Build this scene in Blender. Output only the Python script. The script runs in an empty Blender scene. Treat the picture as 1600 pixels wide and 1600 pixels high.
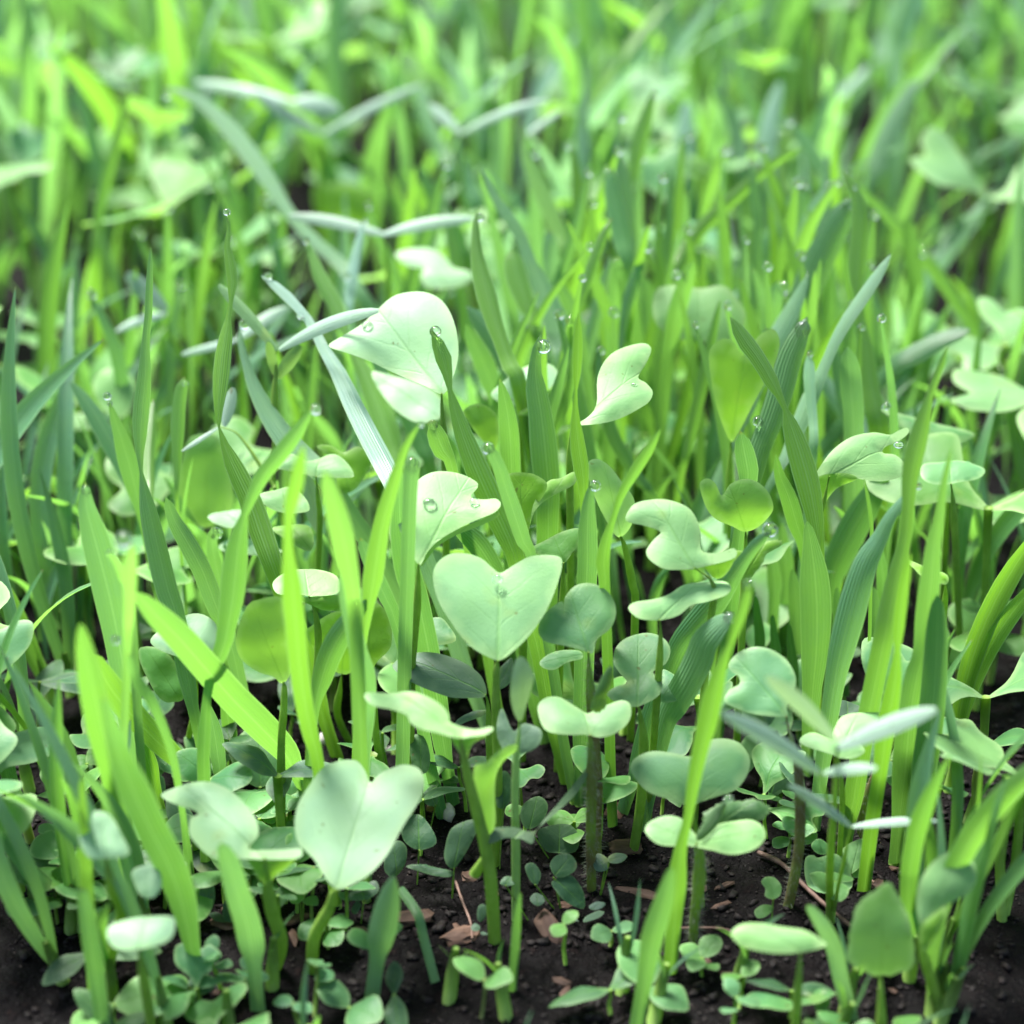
import bpy, math, random
import numpy as np
from mathutils import Vector, Matrix, noise
from mathutils.geometry import delaunay_2d_cdt

random.seed(11)
SC = bpy.context.scene
COL = SC.collection

# ------------------------------------------------------------------ camera
PITCH = math.radians(28.0)
CAM_H = 0.21
FPX = 3400.0                       # focal length in photo pixels (photo 1600 px wide)
cam_data = bpy.data.cameras.new('camera')
cam = bpy.data.objects.new('camera', cam_data)
COL.objects.link(cam)
cam.location = (0, 0, CAM_H)
cam.rotation_euler = (math.radians(90) - PITCH, 0, 0)
cam_data.sensor_width = 36.0
cam_data.lens = FPX / 1600.0 * 36.0
cam_data.clip_start = 0.01
cam_data.clip_end = 500.0
cam_data.dof.use_dof = True
cam_data.dof.focus_distance = 0.345
cam_data.dof.aperture_fstop = 11.5
SC.camera = cam

# ------------------------------------------------------------------ light
SUN_EL, SUN_AZ = math.radians(63), math.radians(-42)     # behind the plants, a little to the left
world = bpy.data.worlds.new('World')
SC.world = world
world.use_nodes = True
wn = world.node_tree
wn.nodes.clear()
w_out = wn.nodes.new('ShaderNodeOutputWorld')
w_bg = wn.nodes.new('ShaderNodeBackground')
w_sky = wn.nodes.new('ShaderNodeTexSky')
w_sky.sky_type = 'NISHITA'
w_sky.sun_disc = False
w_sky.sun_elevation = SUN_EL
w_sky.sun_rotation = SUN_AZ
w_sky.air_density = 1.0
w_sky.dust_density = 3.0
w_bg.inputs['Strength'].default_value = 0.098
wn.links.new(w_sky.outputs[0], w_bg.inputs['Color'])
wn.links.new(w_bg.outputs[0], w_out.inputs['Surface'])
sun_data = bpy.data.lights.new('sun', 'SUN')
sun = bpy.data.objects.new('sun', sun_data)
COL.objects.link(sun)
sun_data.energy = 4.7
sun_data.angle = math.radians(20)
sun_data.color = (1.0, 0.985, 0.95)
sd = Vector((math.sin(SUN_AZ) * math.cos(SUN_EL), math.cos(SUN_AZ) * math.cos(SUN_EL), math.sin(SUN_EL)))
sun.rotation_euler = (-sd).to_track_quat('-Z', 'Y').to_euler()
SC.view_settings.view_transform = 'Standard'
SC.view_settings.look = 'None'
SC.view_settings.gamma = 1.0
SC.view_settings.use_curve_mapping = False
SC.view_settings.exposure = 1.88
SC.render.engine = 'CYCLES'
SC.cycles.use_denoising = True
SC.cycles.max_bounces = 10
SC.cycles.transmission_bounces = 8
SC.cycles.diffuse_bounces = 5
SC.cycles.caustics_reflective = False
SC.cycles.caustics_refractive = True

# ------------------------------------------------------------------ pixels to places
CAM = Vector((0, 0, CAM_H))
FWD = Vector((0, math.cos(PITCH), -math.sin(PITCH)))
UPV = Vector((0, math.sin(PITCH), math.cos(PITCH)))
TILE = {'A': (120, 120), 'B': (560, 120), 'C': (1020, 120), 'D': (120, 560), 'E': (560, 560),
        'F': (1020, 560), 'G': (120, 1020), 'H': (560, 1020), 'I': (1020, 1020)}
ZS = 0.2875
def src(t, x, y):
    if t == 'S': return (x, y)
    o = TILE[t]
    return (o[0] + x * ZS, o[1] + y * ZS)
def ray(u, v):
    return FWD + Vector((1, 0, 0)) * ((u - 800) / FPX) + UPV * ((800 - v) / FPX)
def at(u, v, Y):
    d = ray(u, v)
    return CAM + d * (Y / d.y)
def mpp(p):                                      # metres per photo pixel at a point
    return (p - CAM).dot(FWD) / FPX
def topx(p):
    r = p - CAM
    z = r.dot(FWD)
    return 800 + FPX * r.x / z, 800 - FPX * r.dot(UPV) / z
def pts(s, t):
    k = 1.0 if t == 'S' else ZS
    out = []
    for q in s.split():
        n = [float(a) for a in q.split(',')]
        u, v = src(t, n[0], n[1])
        out.append((u, v) + tuple(a * k for a in n[2:]))
    return out

# ------------------------------------------------------------------ objects
def link(name, me, mat, parent=None, color=None):
    o = bpy.data.objects.new(name, me)
    COL.objects.link(o)
    if me is not None and mat is not None and not me.materials:
        me.materials.append(mat)
    if parent is not None:
        o.parent = parent
    if color: o.color = color
    return o
def tag(o, label=None, cat=None, group=None, kind=None):
    if label: o['label'] = label
    if cat: o['category'] = cat
    if group: o['group'] = group
    if kind: o['kind'] = kind
    return o
def empty(name, loc):
    o = bpy.data.objects.new(name, None)
    o.empty_display_size = 0.005
    COL.objects.link(o)
    o.location = loc
    return o
def mesh(name, V, F, uv=None, smooth=True, attr=None, origin=None):
    V = np.asarray(V, float)
    if origin is not None: V = V - np.array(origin)
    me = bpy.data.meshes.new(name)
    me.from_pydata(V.tolist(), [], [list(map(int, f)) for f in F])
    if smooth: me.polygons.foreach_set('use_smooth', [True] * len(me.polygons))
    if uv is not None:
        l = me.uv_layers.new(name='UVMap')
        vi = np.empty(len(me.loops), np.int32)
        me.loops.foreach_get('vertex_index', vi)
        l.data.foreach_set('uv', np.asarray(uv, float)[vi].ravel())
    if attr:
        for k, a in attr.items():
            x = me.attributes.new(k, 'FLOAT', 'POINT')
            x.data.foreach_set('value', np.asarray(a, float))
    me.update()
    return me
def spline(P, n):
    """Catmull-Rom through rows of P, n samples spaced by arc length"""
    P = np.asarray(P, float)
    Q = np.vstack([2 * P[0] - P[1], P, 2 * P[-1] - P[-2]])
    out = []
    for i in range(1, len(Q) - 2):
        for k in range(12):
            t = k / 12
            a, b, c, d = Q[i - 1], Q[i], Q[i + 1], Q[i + 2]
            out.append(0.5 * (2 * b + (c - a) * t + (2 * a - 5 * b + 4 * c - d) * t * t + (3 * b - a - 3 * c + d) * t ** 3))
    out.append(Q[-2])
    out = np.array(out)
    s = np.concatenate([[0], np.cumsum(np.linalg.norm(np.diff(out[:, :3], axis=0), axis=1))])
    q = np.linspace(0, s[-1], n)
    return np.stack([np.interp(q, s, out[:, j]) for j in range(out.shape[1])], 1)
def rot(v, axis, a):
    return Matrix.Rotation(a, 3, axis) @ v

# ------------------------------------------------------------------ materials
def nodes(name):
    m = bpy.data.materials.new(name)
    m.use_nodes = True
    t = m.node_tree
    t.nodes.clear()
    return m, t
class NT:
    def __init__(s, t): s.t = t
    def n(s, typ, **kw):
        x = s.t.nodes.new(typ)
        for k, v in kw.items():
            if isinstance(k, str) and hasattr(x, k): setattr(x, k, v)
        return x
    def l(s, a, b): s.t.links.new(a, b)
    def math(s, op, a, b=None, c=None):
        x = s.t.nodes.new('ShaderNodeMath'); x.operation = op
        for i, q in enumerate((a, b, c)):
            if q is None: continue
            if isinstance(q, (int, float)): x.inputs[i].default_value = q
            else: s.l(q, x.inputs[i])
        return x.outputs[0]
    def mix(s, f, a, b, bt='MIX'):
        x = s.t.nodes.new('ShaderNodeMix'); x.data_type = 'RGBA'; x.blend_type = bt
        for i, q in ((0, f), (6, a), (7, b)):
            if isinstance(q, (int, float)): x.inputs[i].default_value = q
            elif isinstance(q, tuple): x.inputs[i].default_value = q + (1,) if len(q) == 3 else q
            else: s.l(q, x.inputs[i])
        return x.outputs[2]
    def noise(s, scale, detail=2.0, vec=None):
        x = s.t.nodes.new('ShaderNodeTexNoise'); x.inputs['Scale'].default_value = scale; x.inputs['Detail'].default_value = detail
        if vec is not None: s.l(vec, x.inputs['Vector'])
        return x.outputs[0]
    def ramp(s, f, lo, hi, a=0.0, b=1.0):
        x = s.t.nodes.new('ShaderNodeMapRange'); x.clamp = True
        s.l(f, x.inputs[0])
        for i, q in enumerate((lo, hi, a, b)): x.inputs[i + 1].default_value = q
        return x.outputs[0]

def plant_shader(N, col, tcol, bump, rough=0.42, fac=0.42, spec=0.35, coat=0.0):
    p = N.n('ShaderNodeBsdfPrincipled')
    N.l(col, p.inputs['Base Color'])
    if isinstance(rough, float): p.inputs['Roughness'].default_value = rough
    else: N.l(rough, p.inputs['Roughness'])
    p.inputs['Specular IOR Level'].default_value = spec
    tr = N.n('ShaderNodeBsdfTranslucent')
    N.l(tcol, tr.inputs['Color'])
    if bump is not None:
        N.l(bump, p.inputs['Normal'])
    mx = N.n('ShaderNodeMixShader')
    if isinstance(fac, float): mx.inputs[0].default_value = fac
    else: N.l(fac, mx.inputs[0])
    N.l(p.outputs[0], mx.inputs[1]); N.l(tr.outputs[0], mx.inputs[2])
    o = N.n('ShaderNodeOutputMaterial')
    N.l(mx.outputs[0], o.inputs[0])

def base_tint(N):
    """object colour: r = yellow-lime share, g = waxy pale bloom with sky sheen painted in, b = deep blue-green share"""
    oi = N.n('ShaderNodeObjectInfo')
    sp = N.n('ShaderNodeSeparateColor'); N.l(oi.outputs['Color'], sp.inputs[0])
    out = [oi.outputs['Random']]
    for k, nm in enumerate(('tone_lime', 'tone_pale', 'tone_deep')):      # blades of the joined mass carry their own tone
        a = N.n('ShaderNodeAttribute'); a.attribute_name = nm
        x = N.math('ADD', sp.outputs[k], a.outputs['Fac']); N.t.nodes[-1].use_clamp = True
        out.append(x)
    return out

def make_grass_material():
    m, t = nodes('grass_blade'); N = NT(t)
    rnd, lime, pale, deep = base_tint(N)
    uv = N.n('ShaderNodeUVMap'); sx = N.n('ShaderNodeSeparateXYZ'); N.l(uv.outputs[0], sx.inputs[0])
    ux, uy = sx.outputs[0], sx.outputs[1]            # across 0..1, along 0 tip .. 1 base
    geo = N.n('ShaderNodeNewGeometry')
    nz = N.noise(260.0, 3.0, geo.outputs['Position'])
    green, blue, yel, wax_sheen = (0.050, 0.172, 0.044), (0.030, 0.120, 0.088), (0.142, 0.295, 0.018), (0.33, 0.49, 0.46)
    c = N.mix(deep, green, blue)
    # the blade is yellower below the tip, the tip bluer
    mid = N.ramp(uy, 0.0, 0.32)
    c = N.mix(N.math('MULTIPLY', N.math('MULTIPLY', N.math('SUBTRACT', 1.0, mid), 0.45), N.math('SUBTRACT', 1.0, lime)), c, blue)
    c = N.mix(N.math('MULTIPLY', lime, N.math('ADD', N.math('MULTIPLY', mid, 0.2), 0.8)), c, yel)
    c = N.mix(N.math('MULTIPLY', pale, 0.8), c, wax_sheen)  # pale share paints the reflected sky over the green
    c = N.mix(N.ramp(nz, 0.35, 0.75, 0.0, 0.35), c, N.mix(0.5, c, yel))
    # ribs that run along the blade
    st = N.math('SINE', N.math('MULTIPLY', ux, 52.0))
    st2 = N.math('SINE', N.math('MULTIPLY', ux, 23.0))
    rib = N.math('ADD', N.math('MULTIPLY', st, 0.6), N.math('MULTIPLY', st2, 0.4))
    c = N.mix(N.ramp(rib, 0.1, 0.9, 0.0, 0.45), c, N.mix(0.5, c, (0.30, 0.48, 0.20)))
    midrib = N.ramp(N.math('ABSOLUTE', N.math('SUBTRACT', ux, 0.5)), 0.0, 0.05, 0.35, 0.0)
    c = N.mix(midrib, c, (0.28, 0.46, 0.20))
    edge = N.ramp(N.math('ABSOLUTE', N.math('SUBTRACT', ux, 0.5)), 0.44, 0.5, 0.0, 0.5)
    c = N.mix(edge, c, (0.34, 0.52, 0.24))
    # dried brown point on some tips
    c = N.mix(N.math('MULTIPLY', N.ramp(uy, 0.0, 0.012, 1.0, 0.0), N.ramp(rnd, 0.55, 0.6)), c, (0.22, 0.14, 0.06))
    hs = N.n('ShaderNodeHueSaturation'); N.l(c, hs.inputs['Color'])
    N.l(N.math('ADD', N.math('MULTIPLY', rnd, 0.5), 0.78), hs.inputs['Value'])
    c = hs.outputs[0]
    tc = N.mix(0.55, c, (0.230, 0.52, 0.022))
    tc = N.mix(N.ramp(rib, 0.1, 0.9, 0.0, 0.45), tc, (0.10, 0.28, 0.02))
    b = N.n('ShaderNodeBump'); b.inputs['Strength'].default_value = 0.55; b.inputs['Distance'].default_value = 0.00012
    N.l(rib, b.inputs['Height'])
    plant_shader(N, c, tc, b.outputs[0], rough=0.38, fac=0.50, spec=0.75)
    return m

def make_leaf_material(name, green, blue, yel, wax_sheen, vein, rough, fac, tcol, bump_s=0.5):
    m, t = nodes(name); N = NT(t)
    rnd, lime, pale, deep = base_tint(N)
    uv = N.n('ShaderNodeUVMap'); sx = N.n('ShaderNodeSeparateXYZ'); N.l(uv.outputs[0], sx.inputs[0])
    ux, uy = sx.outputs[0], sx.outputs[1]            # across -1..1, along 0..1
    geo = N.n('ShaderNodeNewGeometry')
    nz = N.noise(330.0, 4.0, geo.outputs['Position'])
    nb = N.noise(95.0, 3.0, geo.outputs['Position'])
    c = N.mix(deep, green, blue)
    c = N.mix(lime, c, yel)
    c = N.mix(N.math('MULTIPLY', pale, 0.8), c, wax_sheen)
    c = N.mix(N.ramp(nb, 0.35, 0.7, 0.0, 0.4), c, N.mix(0.5, c, yel))
    c = N.mix(N.ramp(nz, 0.45, 0.75, 0.0, 0.25), c, N.mix(0.5, c, blue))
    ax = N.math('ABSOLUTE', ux)
    wob = N.math('MULTIPLY', N.math('SUBTRACT', nb, 0.5), 0.25)
    ph = N.math('MULTIPLY', N.math('ADD', N.math('SUBTRACT', uy, N.math('MULTIPLY', ax, 0.55)), wob), 24.0)
    side = N.ramp(N.math('COSINE', ph), 0.93, 1.0)
    side = N.math('MULTIPLY', side, N.ramp(ax, 0.0, 0.75, 1.0, 0.0))
    mr = N.ramp(N.math('ADD', ax, N.math('MULTIPLY', uy, 0.03)), 0.012, 0.055, 1.0, 0.0)
    vn = N.math('MAXIMUM', N.math('MULTIPLY', side, 0.45), mr)
    c = N.mix(N.math('MULTIPLY', vn, vein), c, N.mix(0.55, c, (0.16, 0.36, 0.06)))
    # small brown bites and a few yellowed patches
    sp_ = N.noise(780.0, 1.0, geo.outputs['Position']); yl = N.noise(150.0, 2.0, geo.outputs['Position'])
    c = N.mix(N.ramp(yl, 0.64, 0.76, 0.0, 0.35), c, (0.26, 0.34, 0.06))
    c = N.mix(N.math('MULTIPLY', N.ramp(sp_, 0.755, 0.775), 0.7), c, (0.10, 0.07, 0.03))
    a = N.n('ShaderNodeAttribute'); a.attribute_name = 'rim'
    rim = N.ramp(a.outputs['Fac'], 0.0, 1.0, 0.38 if name == 'cotyledon' else 0.10, 0.0)
    c = N.mix(rim, c, (0.40, 0.55, 0.24))
    hs = N.n('ShaderNodeHueSaturation'); N.l(c, hs.inputs['Color'])
    N.l(N.math('ADD', N.math('MULTIPLY', rnd, 0.4), 0.82), hs.inputs['Value'])
    c = hs.outputs[0]
    tc = N.mix(0.55, c, tcol)
    tc = N.mix(N.math('MULTIPLY', vn, 0.35), tc, (0.10, 0.25, 0.01))
    b = N.n('ShaderNodeBump'); b.inputs['Strength'].default_value = bump_s; b.inputs['Distance'].default_value = 0.0002
    h = N.math('ADD', N.math('ADD', N.math('MULTIPLY', nz, 0.35), N.math('MULTIPLY', N.noise(2600.0, 2.0, geo.outputs['Position']), 0.3)), N.math('MULTIPLY', vn, -0.5))
    N.l(h, b.inputs['Height'])
    plant_shader(N, c, tc, b.outputs[0], rough=rough, fac=fac, spec=0.28)
    return m

def make_stem_material(name, a, b_, c2):
    m, t = nodes(name); N = NT(t)
    rnd, lime, pale, deep = base_tint(N)
    geo = N.n('ShaderNodeNewGeometry')
    sp = N.n('ShaderNodeSeparateXYZ'); N.l(geo.outputs['Position'], sp.inputs[0])
    nz = N.noise(500.0, 3.0, geo.outputs['Position'])
    c = N.mix(N.ramp(nz, 0.35, 0.7), a, b_)
    c = N.mix(N.math('MULTIPLY', deep, N.ramp(N.noise(120.0, 2.0, geo.outputs['Position']), 0.25, 0.6)), c, c2)
    c = N.mix(N.math('MULTIPLY', pale, 0.7), c, (0.34, 0.46, 0.36))
    tc = N.mix(0.4, c, (0.34, 0.55, 0.04))
    b = N.n('ShaderNodeBump'); b.inputs['Strength'].default_value = 0.4; b.inputs['Distance'].default_value = 0.0002
    N.l(nz, b.inputs['Height'])
    plant_shader(N, c, tc, b.outputs[0], rough=0.5, fac=0.46)
    return m

M = {}
M['grass'] = make_grass_material()
M['leaf'] = make_leaf_material('cotyledon', (0.086, 0.245, 0.058), (0.046, 0.150, 0.088), (0.175, 0.360, 0.016), (0.40, 0.61, 0.41),
                               0.45, 0.50, 0.46, (0.29, 0.60, 0.024), 0.7)
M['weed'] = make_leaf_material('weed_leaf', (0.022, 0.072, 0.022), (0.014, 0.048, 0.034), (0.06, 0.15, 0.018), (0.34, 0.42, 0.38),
                               0.75, 0.55, 0.28, (0.24, 0.48, 0.02), 0.9)  # dark weed green, darkened further to carry the shade between stems
M['vetch'] = make_leaf_material('vetch_leaf', (0.090, 0.200, 0.085), (0.07, 0.16, 0.11), (0.15, 0.28, 0.03), (0.36, 0.47, 0.42),
                                0.6, 0.48, 0.28, (0.30, 0.54, 0.05), 0.8)
M['stem'] = make_stem_material('seedling_stem', (0.20, 0.36, 0.055), (0.28, 0.45, 0.090), (0.15, 0.095, 0.070))
M['hair'] = make_stem_material('stem_hair', (0.26, 0.27, 0.23), (0.36, 0.37, 0.32), (0.22, 0.2, 0.18))

m, t = nodes('water'); N = NT(t)
g = N.n('ShaderNodeBsdfGlass'); g.inputs['IOR'].default_value = 1.333; g.inputs['Roughness'].default_value = 0.0
o = N.n('ShaderNodeOutputMaterial'); N.l(g.outputs[0], o.inputs[0]); M['water'] = m

m, t = nodes('soil'); N = NT(t)
geo = N.n('ShaderNodeNewGeometry'); pos = geo.outputs['Position']
n1, n2, n3 = N.noise(60.0, 5.0, pos), N.noise(420.0, 4.0, pos), N.noise(1500.0, 2.0, pos)
c = N.mix(N.ramp(n1, 0.3, 0.7), (0.0012, 0.0009, 0.0011), (0.0034, 0.0023, 0.0025))  # near-black base, shade of the plant canopy is in the colour
c = N.mix(N.ramp(n2, 0.62, 0.72, 0.0, 0.8), c, (0.011, 0.007, 0.0065))
c = N.mix(N.ramp(n3, 0.72, 0.76, 0.0, 0.7), c, (0.10, 0.08, 0.075))
p = N.n('ShaderNodeBsdfPrincipled'); N.l(c, p.inputs['Base Color'])
N.l(N.ramp(n2, 0.3, 0.7, 0.55, 0.95), p.inputs['Roughness']); p.inputs['Specular IOR Level'].default_value = 0.08
b = N.n('ShaderNodeBump'); b.inputs['Strength'].default_value = 1.0; b.inputs['Distance'].default_value = 0.0012
N.l(N.math('ADD', n2, N.math('MULTIPLY', n3, 0.4)), b.inputs['Height']); N.l(b.outputs[0], p.inputs['Normal'])
o = N.n('ShaderNodeOutputMaterial'); N.l(p.outputs[0], o.inputs[0]); M['soil'] = m

def simple(name, a, b_, scale, rough, bump=0.0005, stretch=None):
    m, t = nodes(name); N = NT(t)
    tc = N.n('ShaderNodeTexCoord'); mp = N.n('ShaderNodeMapping'); N.l(tc.outputs['Object'], mp.inputs[0])
    if stretch: mp.inputs['Scale'].default_value = stretch
    nz = N.noise(scale, 5.0, mp.outputs[0])
    oi = N.n('ShaderNodeObjectInfo')
    c = N.mix(N.ramp(nz, 0.3, 0.7), a, b_)
    hs = N.n('ShaderNodeHueSaturation'); N.l(c, hs.inputs['Color'])
    N.l(N.math('ADD', N.math('MULTIPLY', oi.outputs['Random'], 0.7), 0.65), hs.inputs['Value'])
    p = N.n('ShaderNodeBsdfPrincipled'); N.l(hs.outputs[0], p.inputs['Base Color']); p.inputs['Roughness'].default_value = rough; p.inputs['Specular IOR Level'].default_value = 0.2
    b = N.n('ShaderNodeBump'); b.inputs['Strength'].default_value = 0.8; b.inputs['Distance'].default_value = bump
    N.l(nz, b.inputs['Height']); N.l(b.outputs[0], p.inputs['Normal'])
    o = N.n('ShaderNodeOutputMaterial'); N.l(p.outputs[0], o.inputs[0]); return m
M['bark'] = simple('bark', (0.035, 0.019, 0.014), (0.12, 0.070, 0.050), 700, 0.7, 0.0004, (0.25, 1, 1))
M['pebble'] = simple('pebble', (0.32, 0.29, 0.28), (0.52, 0.47, 0.46), 500, 0.5, 0.0002)
M['crumb'] = simple('soil_crumb', (0.0025, 0.002, 0.002), (0.010, 0.0065, 0.006), 900, 0.7, 0.0004)
M['twig'] = simple('twig', (0.09, 0.05, 0.038), (0.22, 0.14, 0.115), 800, 0.65, 0.0003, (1, 1, .3))

# ------------------------------------------------------------------ ground
def ground_z(x, y):
    v = Vector((x, y, 0))
    return (noise.noise(v * 38) * 0.0022 + noise.noise(v * 110) * 0.0011 + noise.noise(v * 330) * 0.0006) if abs(x) < .6 and y < 1.4 else 0.0
def axis(lo, hi, step, far):
    a = list(np.arange(lo, hi, step)); s = step
    while a[-1] < far: s *= 1.35; a.append(a[-1] + s)
    s = step
    while a[0] > -far: s *= 1.35; a.insert(0, a[0] - s)
    return np.array(a)
gx, gy = axis(-0.17, 0.17, 0.0011, 120), axis(0.20, 0.45, 0.0011, 120)
GV = [(x, y, ground_z(x, y)) for y in gy for x in gx]
nx = len(gx)
GF = [(j * nx + i, j * nx + i + 1, (j + 1) * nx + i + 1, (j + 1) * nx + i) for j in range(len(gy) - 1) for i in range(nx - 1)]
tag(link('ground', mesh('ground', GV, GF), M['soil']), 'moist garden soil between the seedlings, canopy shade in its dark colour', 'soil', kind='structure')

# ------------------------------------------------------------------ builders
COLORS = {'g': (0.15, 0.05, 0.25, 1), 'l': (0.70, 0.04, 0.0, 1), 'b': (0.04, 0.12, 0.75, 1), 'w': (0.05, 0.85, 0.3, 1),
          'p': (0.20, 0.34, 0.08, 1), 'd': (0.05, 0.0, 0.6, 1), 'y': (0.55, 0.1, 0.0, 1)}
def tint(k, r=random):
    c = COLORS[k]
    return tuple(min(1, max(0, v + r.uniform(-.08, .08))) for v in c[:3]) + (1,)

def ribbon(P, W, phi, keel=0.14, view=True, side0=None, rings=None):
    """strip with a keel along the points P (tip first), full widths W"""
    P = [Vector(p) for p in P]
    n = len(P)
    V, F, UV = [], [], []
    L = np.concatenate([[0], np.cumsum([(P[i + 1] - P[i]).length for i in range(n - 1)])])
    for i in range(n):
        tg = (P[min(n - 1, i + 1)] - P[max(0, i - 1)]).normalized()
        if view: s = tg.cross(P[i] - CAM).normalized()
        else: s = (side0 - tg * side0.dot(tg)).normalized()
        a = phi[i]
        s = rot(s, tg, a)
        nn = s.cross(tg).normalized()
        w = W[i] / (max(0.6, math.cos(a)) if view else 1.0)
        for k in range(5):
            q = (k - 2) / 2
            V.append(P[i] + s * (q * w / 2) + nn * (keel * w * (abs(q) ** 1.5 - 0.5)))
            UV.append(((q + 1) / 2, L[i] / L[-1]))
    for i in range(n - 1):
        for k in range(4):
            F.append((i * 5 + k, i * 5 + k + 1, (i + 1) * 5 + k + 1, (i + 1) * 5 + k))
    return V, F, UV

def tube(P, R, seg=8):
    P = [Vector(p) for p in P]
    n = len(P); V, F, UV = [], [], []
    ref = Vector((0.31, -0.95, 0.05))
    for i in range(n):
        tg = (P[min(n - 1, i + 1)] - P[max(0, i - 1)]).normalized()
        a = tg.cross(ref)
        if a.length < .05: a = tg.cross(Vector((1, 0, 0)))
        a.normalize()
        b = tg.cross(a)
        for k in range(seg):
            th = 2 * math.pi * k / seg
            V.append(P[i] + (a * math.cos(th) + b * math.sin(th)) * R[i]); UV.append((k / seg, i / n))
    for i in range(n - 1):
        for k in range(seg):
            F.append((i * seg + k, i * seg + (k + 1) % seg, (i + 1) * seg + (k + 1) % seg, (i + 1) * seg + k))
    F.append(tuple(range(seg))); F.append(tuple((n - 1) * seg + k for k in range(seg))[::-1])
    return V, F, UV

SHOOTS, DROPS = [], []
def blade_points(p, Y, dY):
    """pixels (tip first) to points; depth runs from Y at the foot to Y+dY at the tip"""
    v0, v1 = p[0][1], p[-1][1]
    P3 = []
    for q in p:
        f = min(1, max(0, (v1 - q[1]) / max(60.0, v1 - v0)))
        pt = at(q[0], q[1], Y + dY * f)
        P3.append((pt, q[2] * mpp(pt) if len(q) > 2 else 0))
    return P3
def grass(t, Y, dY, col, s, drop=None, desc=''):
    p = pts(s, t)
    P3 = blade_points(p, Y, dY)
    P3 = [P3[0]] + [q for q in P3[1:] if q[0].z > 0.011]
    if len(P3) < 2: P3 = blade_points(p, Y, dY)[:2]
    last, prev = P3[-1], P3[-2]
    d = (last[0] - prev[0])
    gx_ = last[0].x + (d.x / max(0.004, abs(d.z))) * last[0].z * 0.55
    gx_ = max(last[0].x - .03, min(last[0].x + .03, gx_))
    base = Vector((gx_, Y, 0))
    sheath_top = base.lerp(last[0], min(0.8, 0.0085 / max(0.012, last[0].z)))
    w_base = max(0.0013, min(last[1], 0.0022))
    if last[0].z > 0.03:
        mid = base.lerp(last[0], 0.55) ; mid.z += 0.002
        P3.append((mid, min(last[1], 0.0040)))
        P3.append((base.lerp(last[0], 0.55 * 11 / 20 + .02), min(last[1], 0.0030)))
    P3.append((sheath_top, w_base))
    P3.append((base + Vector((0, -w_base * .3, .0008)), w_base * .95))
    # a short soft end beyond the first traced point
    tip = P3[0]
    tdir = (tip[0] - P3[1][0]).normalized()
    arr = [list(tip[0] + tdir * tip[1] * 0.45) + [tip[1] * 0.12]] + [list(q[0]) + [q[1]] for q in P3]
    S = spline(arr, 34)
    rg = random.Random(int(p[0][0] * 7 + p[0][1]))
    a0, a1 = rg.uniform(-.45, .45), rg.uniform(-.45, .45)
    if col in 'lypgw':               # which way the blade turns: lime ones have the light behind them, pale ones catch it
        k_ = 14; tg_ = Vector(S[k_ + 1, :3] - S[k_ - 1, :3]).normalized(); vw = (Vector(S[k_, :3]) - CAM).normalized()
        def lit(a_):
            n_ = rot(tg_.cross(vw).normalized(), tg_, a_).cross(tg_)
            if n_.dot(vw) > 0: n_ = -n_
            return n_.dot(sd)
        m0 = abs(a0) * .5 + .28
        sg = 1 if (lit(m0) < lit(-m0)) == (col in 'lyg') else -1
        a0, a1 = sg * m0, sg * (abs(a1) * .5 + .2)
    phi = [a0 + (a1 - a0) * i / 33 for i in range(34)]
    W = np.maximum(S[:, 3], 0.00015)
    V, F, UV = ribbon(S[:, :3], W, phi)
    root = empty('grass_shoot', base)
    c = tint(col, rg)
    link('blade', mesh('blade', V, F, UV, origin=base), M['grass'], root, c)
    q = sheath_top + (Vector(S[-6, :3]) - sheath_top) * .9 + Vector((0, .0006, 0))
    bk = Vector((0, w_base * .45, 0))
    TV, TF, TU = tube([bk + q_ for q_ in [base - Vector((0, 0, .002)), base.lerp(sheath_top, .35), base.lerp(sheath_top, .7), sheath_top, q]], [w_base * .40, w_base * .36, w_base * .28, w_base * .14, w_base * .03], 8)
    link('sheath', mesh('sheath', TV, TF, TU, origin=base), M['stem'], root, (0, 0.12, 0.0, 1))
    SHOOTS.append((root, p, col, bool(drop), desc))
    if drop is None: return root
    for dp in (drop if isinstance(drop, list) else [drop]):
        dr = dp[2] if len(dp) > 2 else 20
        u, v = src(t, dp[0], dp[1])
        # hung on the nearest point of the blade
        best = min(range(34), key=lambda i: (topx(Vector(S[i, :3]))[0] - u) ** 2 + (topx(Vector(S[i, :3]))[1] - v) ** 2)
        Yd = float(S[best, 1])
        DROPS.append((u, v, Yd, dr * ZS, root))
    return root

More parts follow.
